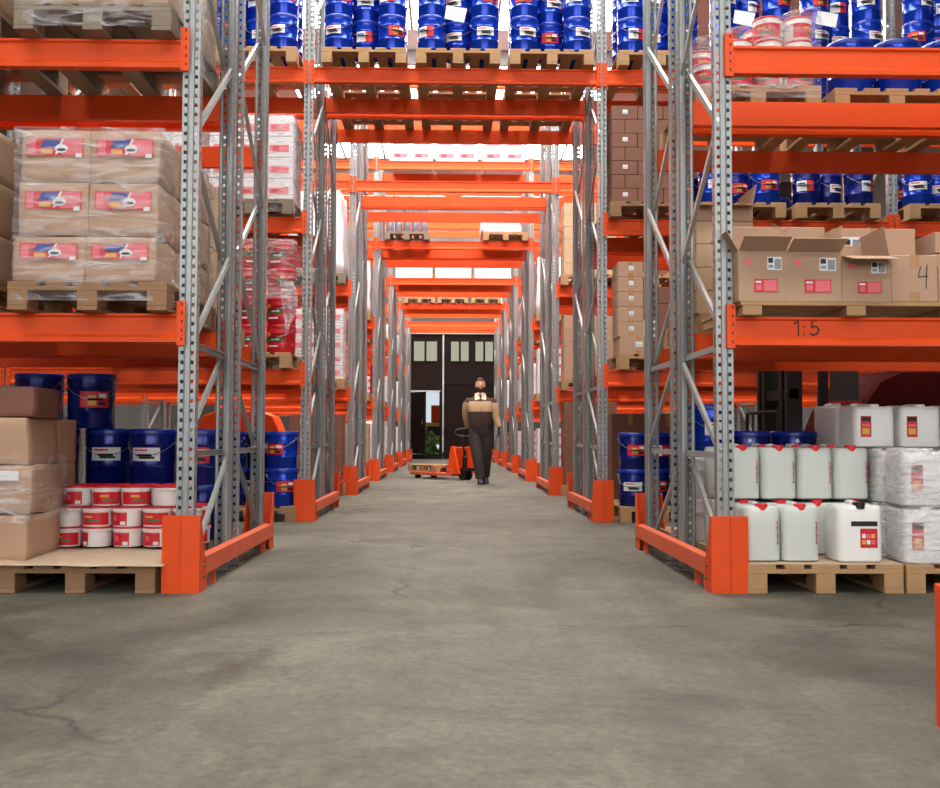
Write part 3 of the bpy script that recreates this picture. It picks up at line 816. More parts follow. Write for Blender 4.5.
# blue pails behind, floor, B half
GB = 'blue pails behind the tubs, left bay floor'
pallet(-2.03, 6.12, 0, 'wooden pallet under blue pails behind the tubs, left bay', 'wood_old')
pallet(-2.88, 6.12, 0, 'wooden pallet under tall blue pail stack, left bay', 'wood_old')
for l in range(2):
    for i, x in enumerate((-1.60, -1.92, -2.23, -2.54, -2.85)):
        st = ['red', 'white', 'white', 'red', 'white'][i] if l else 'white'
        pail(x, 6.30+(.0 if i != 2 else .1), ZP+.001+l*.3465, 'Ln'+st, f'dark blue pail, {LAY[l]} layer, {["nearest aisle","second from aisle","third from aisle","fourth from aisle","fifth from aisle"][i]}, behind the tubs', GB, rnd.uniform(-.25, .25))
for l in range(2, 3):
    for i, x in enumerate((-2.33, -2.66)):
        pail(x, 6.34, ZP+.001+l*.3465, 'Lnred', f'dark blue pail crowning the stack behind the cartons, {["right","left"][i]} one', GB)
# --- nearest row, left bay, level 1: wrapped cartons with red banners
GR = 'banner cartons on the lowest left level'
pallet(-1.872, 4.985, ZL[1], 'wooden pallet on the lowest left beam under banner cartons', 'wood_old')
zb = ZL[1]+ZP+.004
hh = [.235, .275, .272]
z = zb
for l in range(3):
    for c in range(2):
        for dd in range(3):
            dx = [-.02, -.005, .0][l]; w = .350 if l else .355
            carton(-1.880+(c-.5)*(w+.004)+dx, 5.02+dd*.345, z, w, .34, hh[l]-.003, f'wrapped brown carton with red banner, {LAY[l]} layer, {["left","right"][c]} column, {["front","middle","back"][dd]}, lowest left level', GR, 'banner', 'card', False, 0, seed=l*2+c, bulge=.007 if l else .009)
    z += hh[l]
wrap(-2.245, -1.505, 4.995, 6.06, ZL[1]+.05, z+.005, 'clear stretch wrap round the banner cartons, lowest left level', seed=1, amp=.014)
b_ = MB(); b_.box(-.4, 0, 0, .4, .03, .004, 'card')
pallet(-2.78, 4.99, ZL[1], 'wooden pallet at the left edge on the lowest left beam', 'wood_old')
for l in range(3):
    carton(-2.60, 5.03, zb+l*.27, .40, .5, .267, f'wrapped brown carton in the stack cut by left edge, {LAY[l]} layer', 'cartons at the left edge', None, 'card', False, 0, seed=l, bulge=.007)
    carton(-3.02, 5.03, zb+l*.27, .40, .5, .267, f'wrapped brown carton outside left edge stack, {LAY[l]} layer', 'cartons at the left edge', None, 'card', False, 0, seed=l, bulge=.007)
# --- level 2 left
GR2 = 'banner cartons on the second left level'
pallet(-1.872, 4.985, ZL[2], 'grey wooden pallet on the second left beam under wrapped cartons', 'wood_grey')
for l in range(2):
    for c in range(2):
        for dd in range(3):
            carton(-1.875+(c-.5)*.376, 5.02+dd*.345, ZL[2]+ZP+.004+l*.275, .372, .34, .272, f'wrapped brown carton with red banner, {LAY[l]} layer, {["left","right"][c]} column, {["front","middle","back"][dd]}, second left level', GR2, 'banner', 'card', False, 0, seed=l*2+c, bulge=.007)
wrap(-2.265, -1.485, 4.995, 6.06, ZL[2]+.02, ZL[2]+.70, 'clear stretch wrap round the cartons on second left level', seed=2, amp=.016)
pallet(-2.80, 4.985, ZL[2], 'grey wooden pallet at the left edge on the second left beam', 'wood_grey')
for l in range(2): carton(-2.80, 5.03, ZL[2]+ZP+.004+l*.275, .78, .5, .272, f'wide brown carton cut by the left edge, second left level, {LAY[l]}', 'cartons at the left edge', None, 'card', False, 0, seed=3, bulge=.006)
# --- row 0 B half left level 1: plain cartons
pallet(-1.93, 6.11, ZL[1], 'wooden pallet under plain cartons behind the banner cartons', 'wood_old')
for l in range(4):
    for c in range(2):
        carton(-1.93+(c-.5)*.39, 6.15, ZL[1]+ZP+.002+l*.202, .385, .5, .2, f'plain brown carton behind banner cartons, {LAY[l]} layer, {["left","right"][c]}', 'plain cartons behind the left posts', None, 'card_pale', True)

# --- nearest row, right bay, floor
pallet(1.885, 5.03, 0, 'pale wooden pallet on the floor under clear jerrycans', 'wood')
b_ = MB(); b_.box(-.40, 0, 0, .40, 1.03, .006, 'sheet'); o = link('cardboard_sheet', b_.mesh('sheet', bevel=.001), None, (1.885, 5.035, ZP+.001)); tag(o, 'flat brown cardboard sheet under the clear jerrycans', 'cardboard sheet')
GJ = 'clear jerrycans with red caps on the right floor pallet'
zj = ZP+.009
def can(parts, x, y, z, label, group, rz=0, scale=None): return place('jerrycan', parts, (x, y, z), rz, label, 'jerrycan', group, scale)
for i, x in enumerate((1.583, 1.785)): can(CAN_CLEAR, x, 5.09, zj, f'clear jerrycan with red cap, front row, {["leftmost","second from left"][i]}, on the floor pallet', GJ)
for i, x in enumerate((1.583, 1.785, 1.987, 2.189)): can(CAN_CLEAR, x, 5.40, zj, f'clear jerrycan with red cap, second row bottom, {["leftmost","second","third","rightmost"][i]}', GJ)
for i, x in enumerate((1.575, 1.777, 1.979, 2.181)): can(CAN_CLEAR, x, 5.40, zj+.302, f'clear jerrycan with red cap, upper row, {["leftmost","second from left","third from left","rightmost"][i]}', GJ)
for i, x in enumerate((1.583, 1.785, 1.987, 2.189)):
    for l in range(2): can(CAN_CLEAR, x, 5.68, zj+.302*l, f'clear jerrycan behind the others, {LAY[l]}, {["leftmost","second","third","rightmost"][i]} of the last row', GJ)
can(CAN_WHITE, 2.085, 5.07, zj, 'white jerrycan with black cap and red picture label, front of right floor pallet', GJ)
pallet(2.70, 5.03, 0, 'pale wooden pallet at right edge under wrapped white jerrycans', 'wood')
GW = 'wrapped white jerrycans at the right edge'
for l in range(3):
    for i in range(3):
        for dd in range(4):
            if l == 2 and dd < 2: continue
            if i == 1 and dd in (1, 3) and l < 2: continue
            can(CAN_SMALL if l == 2 or i else CAN_SMALL, 2.43+i*.265-(.045 if l == 2 else 0), 5.06+dd*.256, ZP+.002+l*.297, f'white jerrycan, {LAY[l]} layer, {["left","middle","right"][i]} column, {["front","second","third","rear"][dd]} row, right edge pallet', GW, 0, (1, 1, .84) if l == 2 else None) if not (i == 0 and l < 2 and dd) else \
            place('jerrycan', CAN_SIDE, (2.305, 5.06+dd*.256+.13, ZP+.002+l*.297), -math.pi/2, f'white jerrycan with label facing the aisle, {LAY[l]} layer, {["front","second","third","rear"][dd]} row, right edge pallet', 'jerrycan', GW)
wrap(2.30, 3.09, 5.04, 6.10, .15, ZP+.60, 'cloudy stretch wrap round the white jerrycans at right edge', seed=9, thick=True, amp=.005, top=False)
for i in range(2): place('jerrycan', CAN_SIDE, (2.47+.17*i, 6.32, ZP+.592), 0, f'white jerrycan standing behind the wrapped pallet, {["left","right"][i]} of two', 'jerrycan', 'white jerrycans behind', scale=(.8, 1, .95))
pallet(2.70, 6.25, 0, 'wooden pallet behind the wrapped jerrycans, right bay', 'wood')
for i in range(2):
    for l in range(2): place('jerrycan', CAN_SIDE, (2.47+.17*i, 6.32, ZP+.001+.2955*l), 0, f'white jerrycan hidden low behind the wrapped pallet, {LAY[l]}, {["left","right"][i]}', 'jerrycan', 'white jerrycans behind', scale=(.8, 1, .95))
# white pails and blue pails, B half right floor
pallet(1.86, 6.12, 0, 'wooden pallet under blue pails behind the clear jerrycans', 'wood')
for l in range(2): pail(1.62, 6.30, ZP+.001+l*.262, 'wpail', f'white pail seen between the right posts, {LAY[l]} of two', 'white pails by the right posts', .1)
pail(1.62, 6.30, ZP+.001+2*.262, 'bwhite', 'blue pail on top of the white pails, right posts', 'blue pails behind the jerrycans', .2)
for l in range(2):
    for i, x in enumerate((1.94, 2.10)):
        pail(1.905 if i == 0 else 2.21, 6.42+(0 if i == 0 else 0), ZP+.001+l*.3465, 'Lnwhite', f'dark blue pail behind clear jerrycans, {LAY[l]} layer, {["left","right"][i]}', 'blue pails behind the jerrycans', 1.4)
# --- right bay level 1: open cartons
pallet(2.06, 5.03, ZL[1], 'low pale wooden pallet under the open cartons', parts=PALX)
pallet(3.28, 5.03, ZL[1], 'low pale wooden pallet cut off by the right edge, lowest level', parts=PALX)
zc = ZL[1]+.072
GO = 'open cartons on the lowest right level'
open_carton(1.574, 5.03, zc, .250, .32, .262, 'leftmost open brown carton with white and pink stickers, flaps raised', GO, [('f', 62, .12), ('l', 30, .12), ('r', 6, .12), ('b', 10, .12)])
open_carton(1.842, 5.03, zc, .285, .32, .258, 'second open brown carton with stickers, flaps leaning outwards', GO, [('f', 66, .12), ('l', -6, .13), ('r', 4, .14), ('b', 12, .15)])
open_carton(2.114, 5.03, zc, .255, .32, .238, 'third open brown carton, pale front flap folded out flat', GO, [('f', 106, .13), ('r', -10, .16), ('b', 8, .12)])
r4 = carton(2.366, 5.03, zc, .245, .32, .245, 'closed brown carton marked with a handwritten 4', GO, None, 'card', True)
link('marker_writing', strokes([[(.012, .085), (-.002, .030), (.05, .036)], [(.045, .095), (.038, -.03)]], .005), r4, (.02, -.0016, .10), O3, None, 'handwritten 4 in black marker')
carton(2.592, 5.03, zc, .2, .32, .19, 'brown carton with red bottle label at the right edge', GO, 'banner', 'card', True)
for i, (x, y, z, w, h, st) in enumerate(((1.79, 5.40, zc, .52, .22, None), (2.34, 5.40, zc, .52, .22, None), (1.79, 5.42, zc+.221, .52, .25, None), (2.33, 5.42, zc+.221, .46, .245, 'wide_sticker'))):
    carton(x, y, z, w, .38, h, f'long brown carton behind the open ones, {["lower","lower","upper","upper"][i]} {["left","right","left","right"][i]}', GO, st, 'card', True)
carton(2.83, 5.42, zc+.33, .32, .38, .12, 'flat brown carton at right edge behind the carton marked four', GO, None, 'card', True)
carton(2.83, 5.42, zc, .34, .38, .325, 'tall brown carton at right edge behind the small labelled one', GO, None, 'card', True)
open_carton(2.20, 5.85, zc+.28, .34, .3, .2, 'dark open carton peeking above the long cartons', GO, [('l', 50, .16), ('r', 55, .16), ('b', 0, .05)], 'sticker')
carton(2.2, 5.83, zc, .5, .3, .275, 'brown carton carrying the dark open carton', GO, None, 'card', True)
GK = 'stacked cartons beside the right posts'
pallet(1.92, 6.11, ZL[1], 'wooden pallet with crumpled wrap behind open cartons, lowest right level', 'wood')
for l in range(4): carton(1.69, 6.14, ZL[1]+ZP+.002+l*.147, .36, .45, .145, f'pale flat carton seen between right posts, {LAY[l]} of four', GK, None, 'card_pale', True)
open_carton(1.69, 6.14, ZL[1]+ZP+.002+4*.147, .36, .40, .10, 'pale open carton on the flat carton stack, flap up', GK, [('r', 12, .14), ('f', 100, .1)], 'sticker')
# --- right bay level 2, B half
GT = 'wrapped red and white tubs high on the right'
pallet(1.89, 6.07, ZL[2], 'wooden pallet high right under wrapped red tubs', 'wood')
PAIL['rtub'] = pail_parts(.095, .15, 'bucket_white', 'bucket_red', 'plainred', False)
for l in range(3):
    for i in range(4):
        for dd in range(2):
            if l == 2 and i < 2: continue
            if l == 1 and i < 1 and dd == 0: continue
            pail(1.60+.193*i, 6.18+.195*dd, ZL[2]+ZP+.001+l*.151, 'rtub', f'red and white tub under film, high right, {LAY[l]} layer, {["first","second","third","fourth"][i]} from left, {["front","rear"][dd]}', GT, rnd.uniform(-.8, .8), 'plastic_tub', 'tub')
wrap(1.50, 2.28, 6.07, 6.52, ZL[2]+.06, ZL[2]+ZP+.40, 'shiny stretch wrap over the red tubs, high right', seed=6, amp=.02, skew=.28)
pallet(2.79, 6.11, ZL[2], 'wooden pallet high right under the large blue pails', 'wood')
pallet(3.66, 6.11, ZL[2], 'wooden pallet high far right under a blue pail', 'wood')
GH = 'large blue pails high on the right'
for i, x in enumerate((2.56, 2.87, 3.19)):
    for dd in range(2): pail(x, 6.30+dd*.31, ZL[2]+ZP+.001, 'Lbwhite', f'large blue pail, single layer high right, {["left","middle","right"][i]}, {["front","rear"][dd]}', GH, math.pi)
b_ = MB()

# --- second row (k=1)
def pallet_pails(x, k, lev, layers, where, group, half=0, big=False, shade_share=0., m='wood', cols=None, deep=True):
    y = ry(k)-.14 if half == 0 else ry(k)+D+GAP-.05
    pallet(x, y, ZL[lev], f'wooden pallet under blue pails, {where}', m)
    pail_stack(x, y+.02, ZL[lev]+ZP+.001, layers, where, group, big, shade_share, cols, deep)
for i, x in enumerate((-.87, 0.02, .91)):
    pallet_pails(x, 1, 3, 2, f'{["left","middle","right"][i]} pallet above aisle', 'blue pails above the aisle')
for i, x in enumerate((-1.90, -2.78, -3.66)):
    pallet_pails(x, 1, 3, 2, f'high left, {["nearest","second","farthest"][i]} from aisle', 'blue pails high on the second row left', deep=i == 0)
for i, x in enumerate((1.94, 2.84, 3.72)):
    pallet_pails(x, 1, 3, 2, f'high right, {["nearest","second","farthest"][i]} from aisle', 'blue pails high on the second row right', deep=i == 0)
pallet_pails(4.72, 1, 3, 2, 'high right past the far post', 'blue pails high on the second row right', deep=False)
for i, x in enumerate((-.87, 0.02)): pallet(x, ry(1)+D+GAP-.05, ZL[3], f'empty wooden pallet behind the pails above the aisle, {["left","middle"][i]}', 'wood_old')
pallet(.91, ry(1)+D+GAP-.05, ZL[3], 'empty wooden pallet behind the pails above the aisle, right', 'wood_old')
for i, (x, z, y) in enumerate(((-.09+.08, ZL[3]+ZP+.26, 8.985), (2.68, ZL[3]+ZP+.25, 8.985), (3.46, ZL[3]+ZP+.25, 8.985))):
    q = MB(); q.quad([(-.10, -.002, -.05), (.08, -.012, -.09), (.11, -.004, .045), (-.08, 0, .075)], 'lab_white'); q.quad([(-.10, .0, -.05), (-.08, .002, .075), (.11, -.002, .045), (.08, -.010, -.09)], 'lab_white')
    o = link('paper_sheet', q.mesh('sheet', fix=False), None, (x, y, z)); tag(o, ['white delivery sheet stuck on pails above the aisle', 'white delivery sheet on high right pails, near post', 'white delivery sheet on high right pails, far one'][i], 'paper sheet')
# right bay level 2: carton wall with shade in its colour, then pails
GD = 'dark carton wall, second row right'
pallet(1.86, ry(1)-.14, ZL[2], 'wooden pallet under the dark carton wall, second row', 'wood_old')
zc2 = ZL[2]+.146
for l in range(7):
    off = .0 if l % 2 == 0 else -.12
    for i in range(3):
        w = .24; x = 1.60+.245*i+off*.0
        if l % 2:
            w = [.12, .24, .24, .12][i] if i < 3 else .24; x = [1.54, 1.72+.005, 1.97][i]; 
            if i == 2: w = .245
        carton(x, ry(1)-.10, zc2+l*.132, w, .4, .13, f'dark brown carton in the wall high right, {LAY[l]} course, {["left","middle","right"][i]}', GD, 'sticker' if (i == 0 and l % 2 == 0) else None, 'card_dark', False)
for i, (x, w) in enumerate(((2.72, 0), (4.70, 0))):
    pallet_pails(x, 1, 2, 1, f'{["second level right bay","second level past far post"][i]}', 'blue pails on the second level of second row', shade_share=.4, m='wood')
pallet_pails(3.72, 1, 2, 1, 'second level before far post', 'blue pails on the second level of second row', half=1, shade_share=1, deep=False)
pallet_pails(3.62, 1, 2, 1, 'dim stack, second level', 'blue pails on the second level of second row', half=0, shade_share=1, deep=False)
# right level 1
GE = 'cartons on the lowest level, second row right'
pallet(1.93, ry(1)-.14, ZL[1], 'wooden pallet in second row right, lowest level', 'wood')
carton(1.72, ry(1)-.11, ZL[1]+ZP+.002, .34, .4, .165, 'wide carton with white sticker at the base, second row right', GE, 'sticker', 'card')
for l in range(5): carton(1.655, ry(1)-.09, ZL[1]+ZP+.169+l*.142, .235, .35, .14, f'narrow brown carton, {LAY[l]} of five, second row right', GE, 'sticker', 'card')
for l in range(4): carton(2.05, ry(1)-.08, ZL[1]+ZP+.002+l*.16, .3, .35, .158, f'darker carton next to the narrow stack, {LAY[l]} of four', GE, None, 'card_dark')
carton(1.835, ry(1)-.10, ZL[1]+ZP+.169+.0, .12, .1, .16, 'small white tilted carton beside the narrow stack', GE, None, 'can_white', False)
pallet(2.85, ry(1)-.14, ZL[1], 'wooden pallet deeper in second row right, lowest level', 'wood')
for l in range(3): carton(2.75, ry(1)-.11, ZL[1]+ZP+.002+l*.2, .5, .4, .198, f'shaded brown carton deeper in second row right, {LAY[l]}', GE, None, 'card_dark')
# right floor; dark goods added to deepen the shade of the bay
for i, x in enumerate((1.95, 2.85)):
    pallet(x, ry(1)-.12, 0, f'wooden pallet on floor, second row right, {["near aisle","deeper in"][i]}', 'wood')
    pail_stack(x, ry(1)-.10, ZP+.001, 2, ['floor, second row right', 'floor, deep in second row right'][i], 'blue pails on the floor, second row right', True, .9, deep=False)
for l in range(2):
    pallet(2.0+.0*l, ry(1)+D+GAP-.05, 0, 'wooden pallet behind the dark blue pails, second row right', 'wood') if l == 0 else None
    for i in range(2): carton(1.85+.4*i, ry(1)+D+GAP, ZP+.002+l*.45, .39, .5, .448, f'large dark carton behind pails, {LAY[l]} layer, {["left","right"][i]}, second row right', 'large cartons behind the pails', None, 'card_dark')
# left level 2: wrapped pale packs
def packs(x, y, z, nx, nl, w, h, d, where, group, m='wrap_pack', style='pinkpack', thick=False, sd=0, wrapit=True, name='shrink_pack', rows=1):
    tot = nx*w
    for l in range(nl):
        for i in range(nx):
            for r_ in range(rows):
                o = carton(x-tot/2+w*(i+.5), y+r_*(d+.003), z+l*h, w-.003, d, h-.003, f'pale wrapped pack, {LAY[l]} layer, number {["one","two","three","four","five"][i]} from left{", back row" if r_ else ""}, {where}', group, style, m, False, cat='pack')
                o.name = name
    if wrapit: wrap(x-tot/2-.006, x+tot/2+.006, y-.008, y+d*rows+.01, z-.12, z+nl*h+.004, f'stretch wrap round pale packs, {where}', seed=sd, thick=thick, amp=.018)
for i, x in enumerate((-1.92, -2.80)):
    pallet(x, ry(1)-.14, ZL[2], f'wooden pallet under pale packs, second row left, {["near aisle","deeper"][i]}', 'wood_grey')
    packs(x, ry(1)-.10, ZL[2]+ZP+.002, 3, 4, .262, .20, .5, f'second row left {["near aisle","deeper"][i]}', 'pale wrapped packs, second row left', sd=11+i, thick=False)
# left level 1: red tins
GTN = 'red tins with green mark, second row left'
for i, x in enumerate((-1.93, -2.82)):
    pallet(x, ry(1)-.14, ZL[1], f'wooden pallet under red tins, {["near aisle","deeper left"][i]}', 'wood')
    for l in range(4):
        for c in range(3):
            pail(x-.292+.292*c, ry(1)+.02, ZL[1]+ZP+.001+l*.264, 'tin', f'red tin with green mark, {LAY[l]} layer, {["left","middle","right"][c]}, {["near aisle","deeper left"][i]}', GTN, rnd.uniform(-.6, .6), 'metal_tin', 'tin')
wrap(-2.35, -1.515, ry(1)-.13, ry(1)+.5, ZL[1]+ZP+.50, ZL[1]+ZP+1.06, 'torn stretch wrap round the red tins, second row left', seed=21, amp=.02)
o = None
# hanging film scrap
b_ = MB(); vs = []; fs = []
for i in range(9):
    for j in range(13):
        s = j/12; w_ = .03+.10*(1-s)+.05*math.sin(s*5)
        vs.append((-w_/2+w_*i/8+.03*math.sin(s*4), -.01+.03*noise.noise(Vector((i*.5, j*.4, 3))), -s*.62))
for i in range(8):
    for j in range(12): a = i*13+j; fs.append((a, a+13, a+14, a+1))
b_.add(vs, fs, 'film_thick'); me = b_.mesh('scrap', smooth=True, fix=False)
o = link('film_scrap', me, None, (-1.56, ry(1)-.17, ZL[1]+ZP+.66)); tag(o, 'white film tail hanging beside the red tins', 'plastic film')
# left floor
for i, x in enumerate((-1.865, -2.80)):
    pallet(x, ry(1)-.12, 0, f'wooden pallet on floor, second row left, {["near aisle","deeper in"][i]}', 'wood_old')
    pail_stack(x, ry(1)-.10, ZP+.001, 2, ['floor, second row left', 'deep floor, second row left'][i], 'blue pails on the floor, second row left', True, .6, deep=False)
carton(-3.0, ry(2)-.1, ZP, .5, .4, .5, 'brown carton far behind the blue pails on left', 'far cartons', None, 'card_pale')
pallet(-3.0, ry(2)-.12, 0, 'wooden pallet far behind blue pails, left', 'wood_old')
q = MB(); prof = [(-.5, 0), (.5, 0), (.5, .45), (.42, .62), (.25, .68), (-.25, .68), (-.42, .62), (-.5, .45)]
q.add([(x, 0, z) for x, z in prof]+[(x, .5, z) for x, z in prof], [tuple(range(8)), tuple(range(15, 7, -1))]+[(i, i+8, (i+1) % 8+8, (i+1) % 8) for i in range(8)], 'orange')
hood = q.mesh('hood', bevel=.01)
q = MB(); q.box(-.5, -.02, 0, .5, .5, .35, 'iron_dark'); bs = q.mesh('base', bevel=.01)
q = MB(); q.lathe([(.12, -.04), (.12, .04)], 'rubber', 16); wh = q.mesh('wheel')
place('floor_machine', [('hood', hood, (0,0,.42), O3), ('chassis', bs, (0,0,.07), O3), ('wheel', wh, (-.35,-.07,.12), (math.pi/2,0,0)), ('wheel', wh, (.35,-.07,.12), (math.pi/2,0,0))],
      (-2.62, ry(1)+2.7, 0), 0, 'orange hooded machine parked behind the second row, left', 'machine')

# --- third row (k=2)
Y2 = ry(2)
def stack(x, k, lev, nl, nx, w, h, m, where, group, style='sticker', pm='wood', d=.4):
    z = ZL[lev] if lev else 0
    pallet(x, ry(k)-.14, z, f'wooden pallet, {where}', pm)
    for l in range(nl):
        for i in range(nx): carton(x-(nx*w)/2+w*(i+.5), ry(k)-.11, z+ZP+.002+l*h, w-.003, d, h-.002, f'brown carton, {LAY[l]} layer, {["left","middle","right"][i]}, {where}', group, style, m, True)
stack(1.86, 2, 2, 6, 2, .36, .165, 'card_pale', 'third row right, second level', 'cartons in the third row right')
stack(1.86, 2, 1, 5, 2, .36, .175, 'card', 'third row right, lowest level', 'cartons in the third row right')
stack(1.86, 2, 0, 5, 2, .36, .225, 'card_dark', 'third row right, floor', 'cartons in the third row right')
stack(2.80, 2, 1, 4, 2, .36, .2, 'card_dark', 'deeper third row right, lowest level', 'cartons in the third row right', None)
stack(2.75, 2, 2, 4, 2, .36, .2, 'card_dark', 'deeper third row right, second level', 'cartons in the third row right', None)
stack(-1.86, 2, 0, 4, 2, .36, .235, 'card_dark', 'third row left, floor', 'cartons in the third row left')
for i in range(2): pail(-1.62-.3*i, Y2-.22+.0, 0, 'tin', f'red tin on the floor by third row left, {["nearer","farther from"][i]} aisle', 'red tins on the floor', 0, 'metal_tin', 'tin')
# white bulk bag load
def bag(x, y, z, w, d, h, label, lean=.1, seed=0):
    bm = bmesh.new(); bmesh.ops.create_cube(bm, size=1.)
    bmesh.ops.subdivide_edges(bm, edges=bm.edges[:], cuts=7, use_grid_fill=True)
    for v in bm.verts:
        t = v.co.z+.5
        v.co = Vector((v.co.x*w*(1-lean*t), v.co.y*d*(1-lean*t)+d/2, t*h))
        v.co += noise.noise_vector(v.co*5+Vector((seed,0,0)))*.035*min(1, t*4)
    me = bpy.data.meshes.new('bag'); bm.to_mesh(me); bm.free(); me.materials.append(MAT['wrap_pack'])
    for p in me.polygons: p.use_smooth = True
    o = link('wrapped_load', me, None, (x, y, z)); tag(o, label, 'wrapped load', 'white wrapped loads'); return o
pallet(-1.88, Y2-.14, ZL[2], 'wooden pallet under the tall white load, third row left', 'wood_grey')
bag(-1.90, Y2-.1, ZL[2]+ZP, .78, .9, 1.15, 'tall white wrapped load, third row left, second level', .12, 1)
pallet(-1.88, Y2-.14, ZL[1], 'wooden pallet under pink and white packs, third row left', 'wood')
packs(-1.88, Y2-.1, ZL[1]+ZP+.002, 3, 5, .25, .19, .4, 'third row left, lowest level', 'pink and white packs, third row left', sd=31)

# --- rows 4..7: slivers beside the aisle plus loads on the bridges
for k in range(3, 7):
    for sx, sn in ((-1, 'left'), (1, 'right')):
        for lev in (0, 1, 2):
            z = ZL[lev] if lev else 0
            lv = ['floor', 'lowest level', 'second level'][lev]; where = f'{ORD[k]} row {sn}, {lv}'
            kind = rnd.choice(['cart', 'bag', 'pack', 'tin']) if lev < 2 else rnd.choice(['cart', 'bag', 'bag'])
            x = sx*1.88
            if kind == 'cart': stack(x, k, lev, rnd.choice([3, 4]), 2, .38, .22, rnd.choice(['card', 'card_pale']), where, f'cartons in the {ORD[k]} row', 'sticker')
            elif kind == 'bag':
                pallet(x, ry(k)-.14, z, f'wooden pallet, {where}'); bag(x, ry(k)-.1, z+ZP, .78, .8, rnd.uniform(.7, 1.05), f'white wrapped load, {where}', .06, k*3+lev+sx)
            elif kind == 'pack':
                pallet(x, ry(k)-.14, z, f'wooden pallet, {where}'); packs(x, ry(k)-.1, z+ZP+.002, 3, 4, .25, .2, .4, where, f'pale packs in the {ORD[k]} row', sd=k+lev, wrapit=False)
            else:
                pallet(x, ry(k)-.14, z, f'wooden pallet, {where}')
                for l in range(3):
                    for c in range(2): pail(x-.2+.38*c, ry(k)+.03, z+ZP+.001+l*.264, 'tin', f'red tin, {LAY[l]} layer, {["left","right"][c]}, {where}', f'red tins in the {ORD[k]} row', 0, 'metal_tin', 'tin')
# bridges: fourth row third level – grey bottle crates and wrapped pallet
Y3 = ry(3)
def bottle_parts():
    b_ = MB(); b_.lathe([(.06, 0), (.066, .01), (.066, .17), (.05, .21), (.022, .235), (.022, .262)], 'grey_bottle', 12); bd = b_.mesh('body', smooth=True)
    b_ = MB(); b_.lathe([(.025, .258), (.025, .285)], 'lab_white', 10); return [('body', bd, O3, O3), ('cap', b_.mesh('cap'), O3, O3)]
BOT = bottle_parts()
pallet(-.84, Y3-.14, ZL[3], 'wooden pallet with grey canisters above the aisle, fourth row', 'wood_grey')
for i in range(5):
    for l in range(2): place('canister', BOT, (-1.14+.15*i, Y3-.04, ZL[3]+ZP+.001+l*.286), 0, f'grey canister above aisle, fourth row, {LAY[l]} layer, {["first","second","third","fourth","fifth"][i]} from left', 'canister', 'grey canisters above the aisle')
pallet(.93, Y3-.14, ZL[3], 'wooden pallet with wrapped load above the aisle, fourth row', 'wood')
bag(.85, Y3-.1, ZL[3]+ZP, .72, .8, .34, 'low film-wrapped load above the aisle, fourth row', .05, 8)
# fourth row topmost level packs
for i, x in enumerate((-.78, .05, .90)):
    packs(x, Y3-.02, ZL[4]+.002, 2, 2, .38, .24, .93, f'topmost, {["left","middle","right"][i]} pallet', 'white packs at topmost level above the aisle', sd=40+i, wrapit=False)
# fifth row third level: row of white cans/boxes
for i, x in enumerate((-.88, 0, .88)):
    packs(x, ry(4)-.02, ZL[3]+.002, 4, 2, .2, .24, .93, f'fifth row above aisle, {["left","middle","right"][i]} pallet', 'white packs above the aisle, fifth row', m='can_white', style=None, sd=50+i, wrapit=False)
for i, x in enumerate((-.88, 0, .88)):
    pallet(x, ry(5)-.14, ZL[3], f'wooden pallet above aisle, sixth row, {["left","middle","right"][i]}', 'wood')
    packs(x, ry(5)-.1, ZL[3]+ZP+.002, 2, 2, .38, .2, .4, f'sixth row above aisle, {["left","middle","right"][i]} pallet', 'white packs above the aisle, sixth row', m='can_white', style=None, sd=60+i, wrapit=False)

